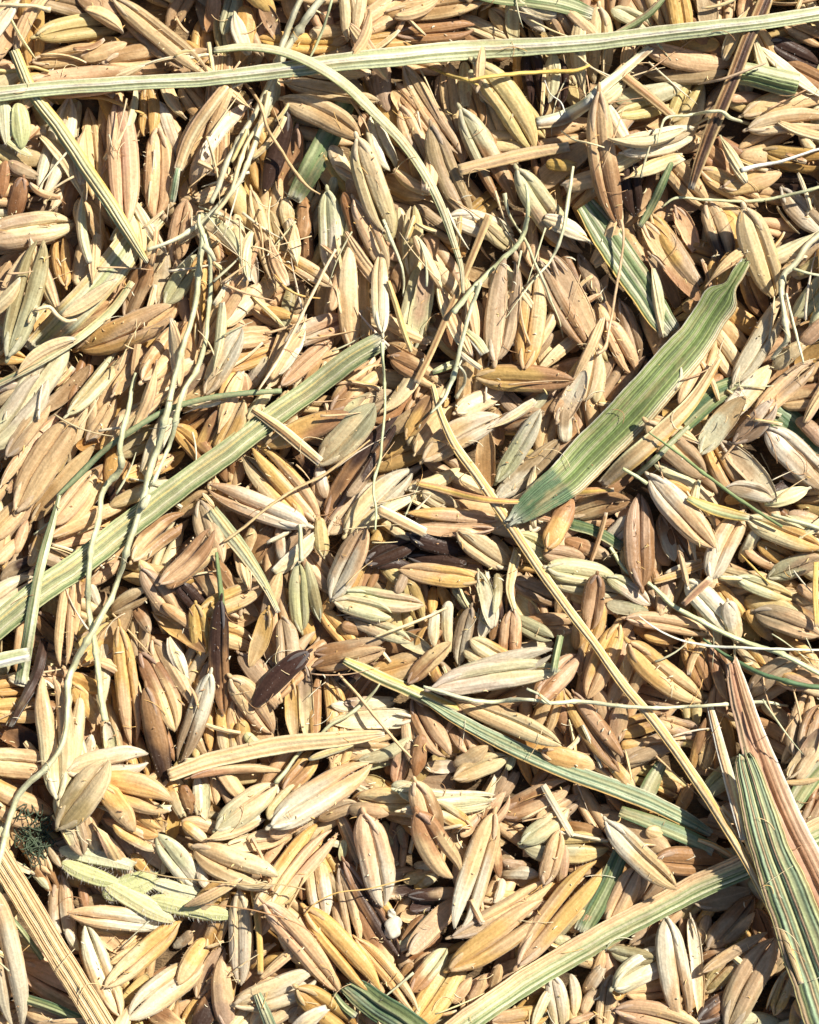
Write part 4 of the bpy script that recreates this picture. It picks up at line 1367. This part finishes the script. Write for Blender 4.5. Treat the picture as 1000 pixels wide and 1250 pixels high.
for n, it in enumerate(items):
    if not lev5 and it['lev'] >= 4: litter_bits(260, 0, 0); flakes(140); slivers(120); lev5 = 4
    if lev5 == 4 and it['lev'] >= 6: litter_bits(60, 0, 0); flakes(24); slivers(120); lev5 = 6
    it['id'] = n + 1; it['seed'] = 1000 + n * 17
    if it['kind'] == 'grain':
        grain_shape(it); it['z'], it['s'] = settle(it['cx'], it['cy'], it['ang'], it['L'], it['w'], it['T'], n + 1, sink=.08 if it['lev'] > 4 else .2 if it['lev'] > 2 else .35, tilt=float(rng.normal(0, .15)))
    else:
        for q in [it] + it['subs']:
            c, s = spline(q['pts'], 4. if q['type'] == 'S' else 5.)
            w = np.maximum(c[:, 2] * (.85 if q['type'] == 'S' else 1.), 1.1); q['x'], q['y'], q['w'], q['s'] = c[:, 0], c[:, 1], w, s
            q['z'] = drape(c[:, 0], c[:, 1], w, q['th'], q['stiff'], q['lift'] * .8 + (w.mean() * .3 if q['type'] == 'S' else 0), n + 1, s)
print('HEAP2', H[330:1580,330:1330].mean(), H[330:1580,330:1330].max())
sub = ID[-Y0:-Y0 + 1250, -X0:-X0 + 1000]; vis = np.bincount(sub[sub > 0].ravel(), minlength=len(items) + 2)
yy, xx = np.nonzero(sub > 0); ids = sub[yy, xx]; sx = np.bincount(ids, xx, len(items) + 2); sy = np.bincount(ids, yy, len(items) + 2)
for it in items:
    it['vis'] = int(vis[it['id']]); v = max(1, it['vis']); it['mx'], it['my'] = sx[it['id']] / v, sy[it['id']] / v
gr = sorted([i for i in items if i['kind'] == 'grain'], key=lambda i: -i['vis'])
own, rest = gr[:296], gr[296:]
for g in rest: g['lo'] = g['vis'] < 120
hid = {i['id'] for i in rest if i['vis'] < 25}
rest = [g for g in rest if g['id'] not in hid]
near = Soup()
for g in low: make_grain(g, lambda n: bulk)
for g in rest: g['vis'] = 0; make_grain(g, lambda n: near)
o = bulk.build('rice_grain_heap', M_HUSK); o['kind'] = 'stuff'; o['label'] = 'heap of loose tan rice grains lying under and around the others'; o['category'] = 'grain heap'
o = near.build('rice_grain_scraps', M_HUSK); o['kind'] = 'stuff'; o['label'] = 'half buried grains and husk ends filling gaps in the heap'; o['category'] = 'husks'

o = litter.build('straw_litter', M_STRAW); o['kind'] = 'stuff'; o['label'] = 'small broken straw slivers wedged between the grains'; o['category'] = 'chaff'

def root(name, label, cat, group, loc):
    o = bpy.data.objects.new(name, None); scene.collection.objects.link(o); o.empty_display_size = .1
    o.location = tuple(float(v) * S for v in loc); o['label'] = label; o['category'] = cat
    if group: o['group'] = group
    return o
def under(rt, sp, name, mat):                              # a part: mesh coordinates relative to its thing
    sp.v = [v - np.array(rt.location) / S for v in sp.v]
    return sp.build(name, mat, rt)

for it in own:
    F = frame(it['cx'], it['cy'], it['ang'], it['z'], it['s'])
    rt = root('rice_grain', it.get('label', 'rice grain'), 'rice grain', 'unhusked rice grains lying in the heap', F[0]); it['ob'] = rt
    S_ = []
    def parts(n):
        s = Soup(); S_.append((n, s)); return s
    make_grain(it, parts)
    for n, s in S_: under(rt, s, n, M_HUSK)

GROUPS = dict(straw='straw pieces lying on the grain', leaf='dry leaf pieces among the grain', stem='thin panicle stems lying on the grain', twig='short twigs lying on the grain', fibre='hair thin fibres on the grain')
MATS = dict(straw=M_STRAW, leaf=M_LEAF, stem=M_STEM, twig=M_STEM, fibre=M_STEM)
def strand_mesh(q, r, it):
    sp = Soup()
    if q['type'] == 'R':
        ribbon(sp, q['x'], q['y'], q['z'], q['w'], q['th'], q['s'], r, q['ribs'], it.get('arch', .6), q['cols'], it.get('twist', .1), it.get('fray', (0, 0)) if q is it else (.1, .1), colend=('B', .80, .81) if 'large dry green' in it['label'] else None)
    else:
        c = P(q['x'], q['y'], q['z'] + 0); tube(sp, c, q['w'] / 2 * .98, pick({'E': 'M'}.get(q['cols'][0], q['cols'][0]), r, .05), r, 8, .10)
    return sp
for it in [i for i in items if i['kind'] == 'strand']:
    r = np.random.default_rng(it['seed']); m = MATS[it['cat']]; sp = strand_mesh(it, r, it)
    k = len(it['x']) // 2; loc = P(it['x'][k], it['y'][k], it['z'][k])
    if it['subs']:
        rt = root(it['name'], it['label'], it['cat'], GROUPS[it['cat']], loc)
        under(rt, sp, 'main_stem', m)
        for q in it['subs']: under(rt, strand_mesh(q, r, it), q['part'], m)
    else:
        sp.v = [v - loc for v in sp.v]; o = sp.build(it['name'], m); o.location = tuple(float(v) * S for v in loc)
        o['label'] = it['label']; o['category'] = it['cat']; o['group'] = GROUPS[it['cat']]; rt = o
    it['ob'] = rt

# ---------------------------------------------------------------- the few odd things
def blob(c, rx, ry, rz, ang, col, r, nu=18, nv=18, lump=.08):
    sp = Soup(); u = np.linspace(.03, math.pi - .03, nu)[:, None]; a = np.linspace(0, 2 * math.pi, nv + 1)[:-1][None]
    k = 1 + lump * np.sin(u * 3 + 1) * np.cos(a * 2 + r.uniform(0, 6)) + lump * .6 * np.sin(a * 3 + u * 4)
    x = -np.cos(u) * rx + 0 * a; y = np.sin(u) * np.cos(a) * ry * k; z = np.sin(u) * np.sin(a) * rz * k
    A = -ang; g = np.stack([c[0] + x * math.cos(A) - y * math.sin(A), c[1] + x * math.sin(A) + y * math.cos(A), c[2] + z], -1)
    cc = np.clip(np.array(col) * (1 + .08 * np.sin(u * 5 + a * 2))[..., None], 0, .85)
    sp.grid(g, cc, np.stack([x * S, a * ry * S + 0 * x], -1)); return sp
def hgt(x, y): return float(hat(np.array([x]), np.array([y]))[0])
for lab, parts_ in (('whitish bare kernel with lumpy top lying beside a red brown grain, bottom centre', [(480, 1132, 10, 15, .4), (478, 1115, 5, 6, 0)]),):
    x, y = parts_[0][:2]; z = hgt(x, y) + 2; loc = P(np.array(x), np.array(y), np.array(z)); rt = root('bare_kernel', lab, 'kernel', None, loc)
    for k, (a, b, rx, ry, an) in enumerate(parts_):
        c = P(np.array(a), np.array(b), np.array(z)); under(rt, blob(c, ry, rx, rx * .8, 1.5 + an, (.74, .69, .56), rng, lump=.3), 'kernel_body' if k == 0 else 'kernel_tip', M_KERNEL)
# the hollow stalk stub gets a pale torn ring at its cut end
# pale green nub, hairy green spikelet, corner spikelets
def spikelet(label, segs, hairn, cat='spikelet'):
    x, y = segs[0][0], segs[0][1]; zb = max(hgt((s[0] + s[2]) / 2, (s[1] + s[3]) / 2) for s in segs) * .6 + .4 * min(hgt((s[0] + s[2]) / 2, (s[1] + s[3]) / 2) for s in segs) + 13
    loc = P(np.array(x), np.array(y), np.array(zb)); rt = root('green_spikelet', label, cat, 'green spikelets', loc)
    for k, (x1, y1, x2, y2, w, col, nm) in enumerate(segs):
        r = np.random.default_rng(int(x1 * 7 + y1)); L = math.hypot(x2 - x1, y2 - y1) * 1.1
        w *= .84; F = frame((x1 + x2) / 2, (y1 + y2) / 2, math.atan2(y2 - y1, x2 - x1), zb + (k % 2) * 3, 0); sp = Soup()
        c = np.clip(np.array(col), 0, .8); g_wr[0] = .03
        valve(sp, F, r, L, w, w * .5, 0, 0, c, c * np.array([1.1, 1.05, 1.1]), r.normal(0, .02), 0, 26, THn, R3, .15, .95, 0, cut=nm in ('upper_bract', 'middle_joint'))
        if hairn:
            b0 = sp.v[0][r.integers(30, len(sp.v[0]) - 3, hairn)]; cen = sp.v[0].mean(0); d = b0 - cen; d[:, 2] *= .4
            d = d - F[1] * (d @ F[1])[:, None]; d = d / (np.linalg.norm(d, axis=1)[:, None] + 1e-6) + F[1] * r.uniform(.2, .9, hairn)[:, None] + r.normal(0, .2, (hairn, 3))
            ln = r.uniform(2, 6.5, hairn)[:, None]; v = np.stack([b0 - F[1] * .22, b0 + F[1] * .22, b0 + d * ln], 1).reshape(-1, 3)
            sp.add(v, [np.arange(hairn * 3).reshape(-1, 3)], np.array([.78, .74, .66]), np.tile(sp.u[0][3], (hairn * 3, 1)))
        under(rt, sp, nm, M_HUSK)
GG, GY, GW = (.60, .63, .30), (.76, .73, .38), (.74, .73, .46)
spikelet('hairy pale green segmented spikelet lying above the bottom left grains', [
    (76, 1038, 176, 1062, 26, GW, 'upper_bract'), (78, 1054, 150, 1080, 26, GG, 'lower_bract'), (128, 1092, 202, 1070, 36, GG, 'middle_joint'),
    (130, 1080, 210, 1124, 30, GY, 'inner_bract'), (186, 1078, 266, 1102, 26, GW, 'upper_bract'), (186, 1098, 284, 1118, 28, GG, 'lower_bract')], 220)
spikelet('pale green blunt spikelet pair in the top left corner beside a whitish kernel', [
    (4, 125, 8, 175, 22, GW, 'outer_bract'), (22, 128, 26, 180, 28, GG, 'inner_bract'), (8, 172, 38, 190, 12, GY, 'lower_bract')], 20)
spikelet('small pale green bent nub beside the large speckled twin grain, bottom centre', [(402, 1028, 424, 1032, 11, GW, 'nub_arm'), (420, 1026, 416, 1050, 13, GY, 'nub_end')], 0)
# moss
sp = Soup(); zc = hgt(45, 1030)
for k in range(60):
    a, b = 45 + rng.normal(0, 10), 1022 + rng.normal(0, 15); z = hgt(a, b) + rng.uniform(0, 7); t = np.linspace(0, 1, 9)
    c = P(a + 9 * np.sin(t * rng.uniform(2, 7) + rng.uniform(0, 6)), b + 9 * np.cos(t * rng.uniform(2, 7) + rng.uniform(0, 6)), z + 5 * t)
    tube(sp, c, .75, np.array([.05, .075, .04]) * rng.uniform(.6, 1.8), rng, 5)
o = sp.build('moss_tuft', M_STEM); o['kind'] = 'stuff'; o['label'] = 'dark green curly moss tuft in the gap by the left edge'; o['category'] = 'moss'
# white torn rim on the hollow stub
r = np.random.default_rng(3); z = hgt(966, 105); t = np.linspace(0, 2 * math.pi, 24)
# chaff dust and hairs
chaff = Soup(); strand_id = {i['id']: i['kind'] == 'strand' for i in items}; strand_id[0] = strand_id[-1] = False
for k in range(3600):
    a, b = rng.uniform(-250, 1250), rng.uniform(-250, 1500)
    if strand_id[int(ID[int(b) - Y0, int(a) - X0])] and rng.random() < .93: continue
    z = hgt(a, b) + .6; L = rng.gamma(2., 1.9) + 1.2; an = rng.uniform(0, 6.28); n = 5
    t = np.linspace(-.5, .5, n); cur = rng.normal(0, .5)
    x = a + L * t * math.cos(an) - cur * L * t * t * math.sin(an); y = b + L * t * math.sin(an) + cur * L * t * t * math.cos(an)
    tube(chaff, P(x, y, z + rng.uniform(0, 1.6) + t * rng.normal(0, 2)), rng.uniform(.35, 1.1) * (1 - .6 * np.abs(t * 2) ** 2), PAL[['c', 't', 'w', 'o', 'b', 'y'][rng.integers(6)]], rng, 4)
for k in range(260):
    a, b = rng.uniform(-100, 1100), rng.uniform(-100, 1350); L = rng.uniform(14, 42); an = rng.uniform(0, 6.28); t = np.linspace(-.5, .5, 10); cur = rng.normal(0, .9)
    x = a + L * t * math.cos(an) - cur * L * t * t * math.sin(an); y = b + L * t * math.sin(an) + cur * L * t * t * math.cos(an)
    tube(chaff, P(x, y, np.maximum(hat(x, y), hat(x, y).mean()) + 1.2), .42, PAL[['c', 't', 'w', 'o', 'b'][rng.integers(5)]], rng, 4)
o = chaff.build('chaff_bits', M_STEM); o['kind'] = 'stuff'; o['label'] = 'fine chaff splinters and loose hairs dusted over the heap'; o['category'] = 'chaff'
# ---------------------------------------------------------------- labels that single out each grain
CW = dict(t='tan', p='pinkish tan', o='golden', c='cream', w='whitish', g='pale green', y='olive', k='grey brown', b='brown', d='dark brown')
lands = [i for i in items if i['kind'] == 'strand' and i['short']]
def side(it, l):
    d = np.hypot(l['x'] - it['mx'], l['y'] - it['my']); k = int(d.argmin()); dx, dy = it['mx'] - l['x'][k], it['my'] - l['y'][k]
    horiz = abs(l['x'][-1] - l['x'][0]) > abs(l['y'][-1] - l['y'][0]); f = k / max(1, len(d) - 1)
    if horiz: rel = 'below' if dy > 0 else 'above'; e = 'left' if (f < .5) == (l['x'][0] < l['x'][-1]) else 'right'
    else: rel = 'right of' if dx > 0 else 'left of'; e = 'upper' if (f < .5) == (l['y'][0] < l['y'][-1]) else 'lower'
    pos = 'near its middle' if .33 < f < .67 else 'near its %s end' % e
    return d[k] - l['w'][k] / 2, rel, pos
def place(x, y):
    v = ['top', 'upper', 'middle', 'lower', 'bottom'][min(4, int(y / 250))]; h = ['left', 'centre', 'right'][min(2, int(x / 334))]
    return 'in the %s %s' % (v, h) if not (v == 'middle' and h == 'centre') else 'in the very middle'
idimg = ID[-Y0:-Y0 + 1250, -X0:-X0 + 1000]; adj = {}
for a, b in ((idimg[:, :-3], idimg[:, 3:]), (idimg[:-3], idimg[3:])):
    m_ = (a != b) & (a > 0) & (b > 0); pr, ct = np.unique(np.stack([a[m_], b[m_]]), axis=1, return_counts=True)
    for (p_, q_), c_ in zip(pr.T, ct):
        if c_ > 6: adj.setdefault(int(p_), set()).add(int(q_)); adj.setdefault(int(q_), set()).add(int(p_))
byid = {i['id']: i for i in items}
for it in own:
    a, *b = it['col'].split('/'); cw = CW[a] + (' and ' + CW[b[0]] if b and CW[b[0]] != CW[a] else '')
    A = math.degrees(it['ang']) % 180
    it['or'] = 'level' if A < 20 or A > 160 else 'upright' if 70 < A < 110 else 'left-leaning' if A < 90 else 'right-leaning'
    it['cw'] = cw; sz = it['L'] * it['w']; it['sz'] = 'large ' if sz > 4300 else 'small ' if sz < 1500 else 'slender ' if it['w'] < 19 else ''
    c = sorted([(side(it, l), l['short']) for l in lands], key=lambda q: q[0][0])[:2]
    it['rels'] = []
    for (d, rel, pos), sh in c:
        if d < 70: it['rels'].append(((rel if d > 22 else 'touching', sh), pos))
    it['pl'] = place(it['mx'], it['my'])
    it['nb'] = sorted({byid[n]['cw'] if 'cw' in byid[n] else CW.get(byid[n].get('col', 'x').split('/')[0], '') for n in adj.get(it['id'], ()) if byid[n]['kind'] == 'grain' and byid[n]['vis'] > 350} - {'', cw})
for it in own:
    o_ = it['sz'] + it['cw'] + ' ' + it['or'] + ' grain'; C = []
    for (rel, sh), pos in it['rels']:
        C += ['%s %s %s' % (o_, rel, sh), '%s %s %s %s' % (o_, rel, sh, pos)]
        C += ['%s beside a %s one, %s %s' % (o_, nb, rel, sh) for nb in it['nb']]
    C += ['%s beside a %s one %s' % (o_, nb, it['pl']) for nb in it['nb']]
    C += ['%s between a %s and a %s one %s' % (o_, p_, q_, it['pl']) for k, p_ in enumerate(it['nb']) for q_ in it['nb'][k + 1:]]
    C += ['%s %s' % (o_, it['pl'])]
    it['cands'] = [c for c in C if 4 <= len(re.findall(r"[A-Za-z][\w'-]*", c)) <= 15]
cnt = {}
for it in own:
    for c in set(it['cands']): cnt[c] = cnt.get(c, 0) + 1
left = []
for it in own:
    u = [c for c in it['cands'] if cnt[c] == 1]
    if u: it['ob']['label'] = u[0]
    else: left.append(it)
grp = {}
for it in left:
    c = next(c for c in it['cands'][::-1] if True); grp.setdefault(c, []).append(it)
for c, L_ in grp.items():
    allc = sorted([i for i in own if c in i['cands']], key=lambda i: i['my'])
    for it in L_:
        k = allc.index(it); n_ = len(allc)
        o_ = 'upper' if n_ == 2 and k == 0 else 'lower' if n_ == 2 else ['topmost', 'second highest', 'third highest', 'fourth highest', 'fifth highest', 'sixth highest', 'seventh highest'][min(k, 6)]
        it['ob']['label'] = '%s %s' % (o_, c)
print('LABELS', len(own), len(left), len({i['ob']['label'] for i in own}))
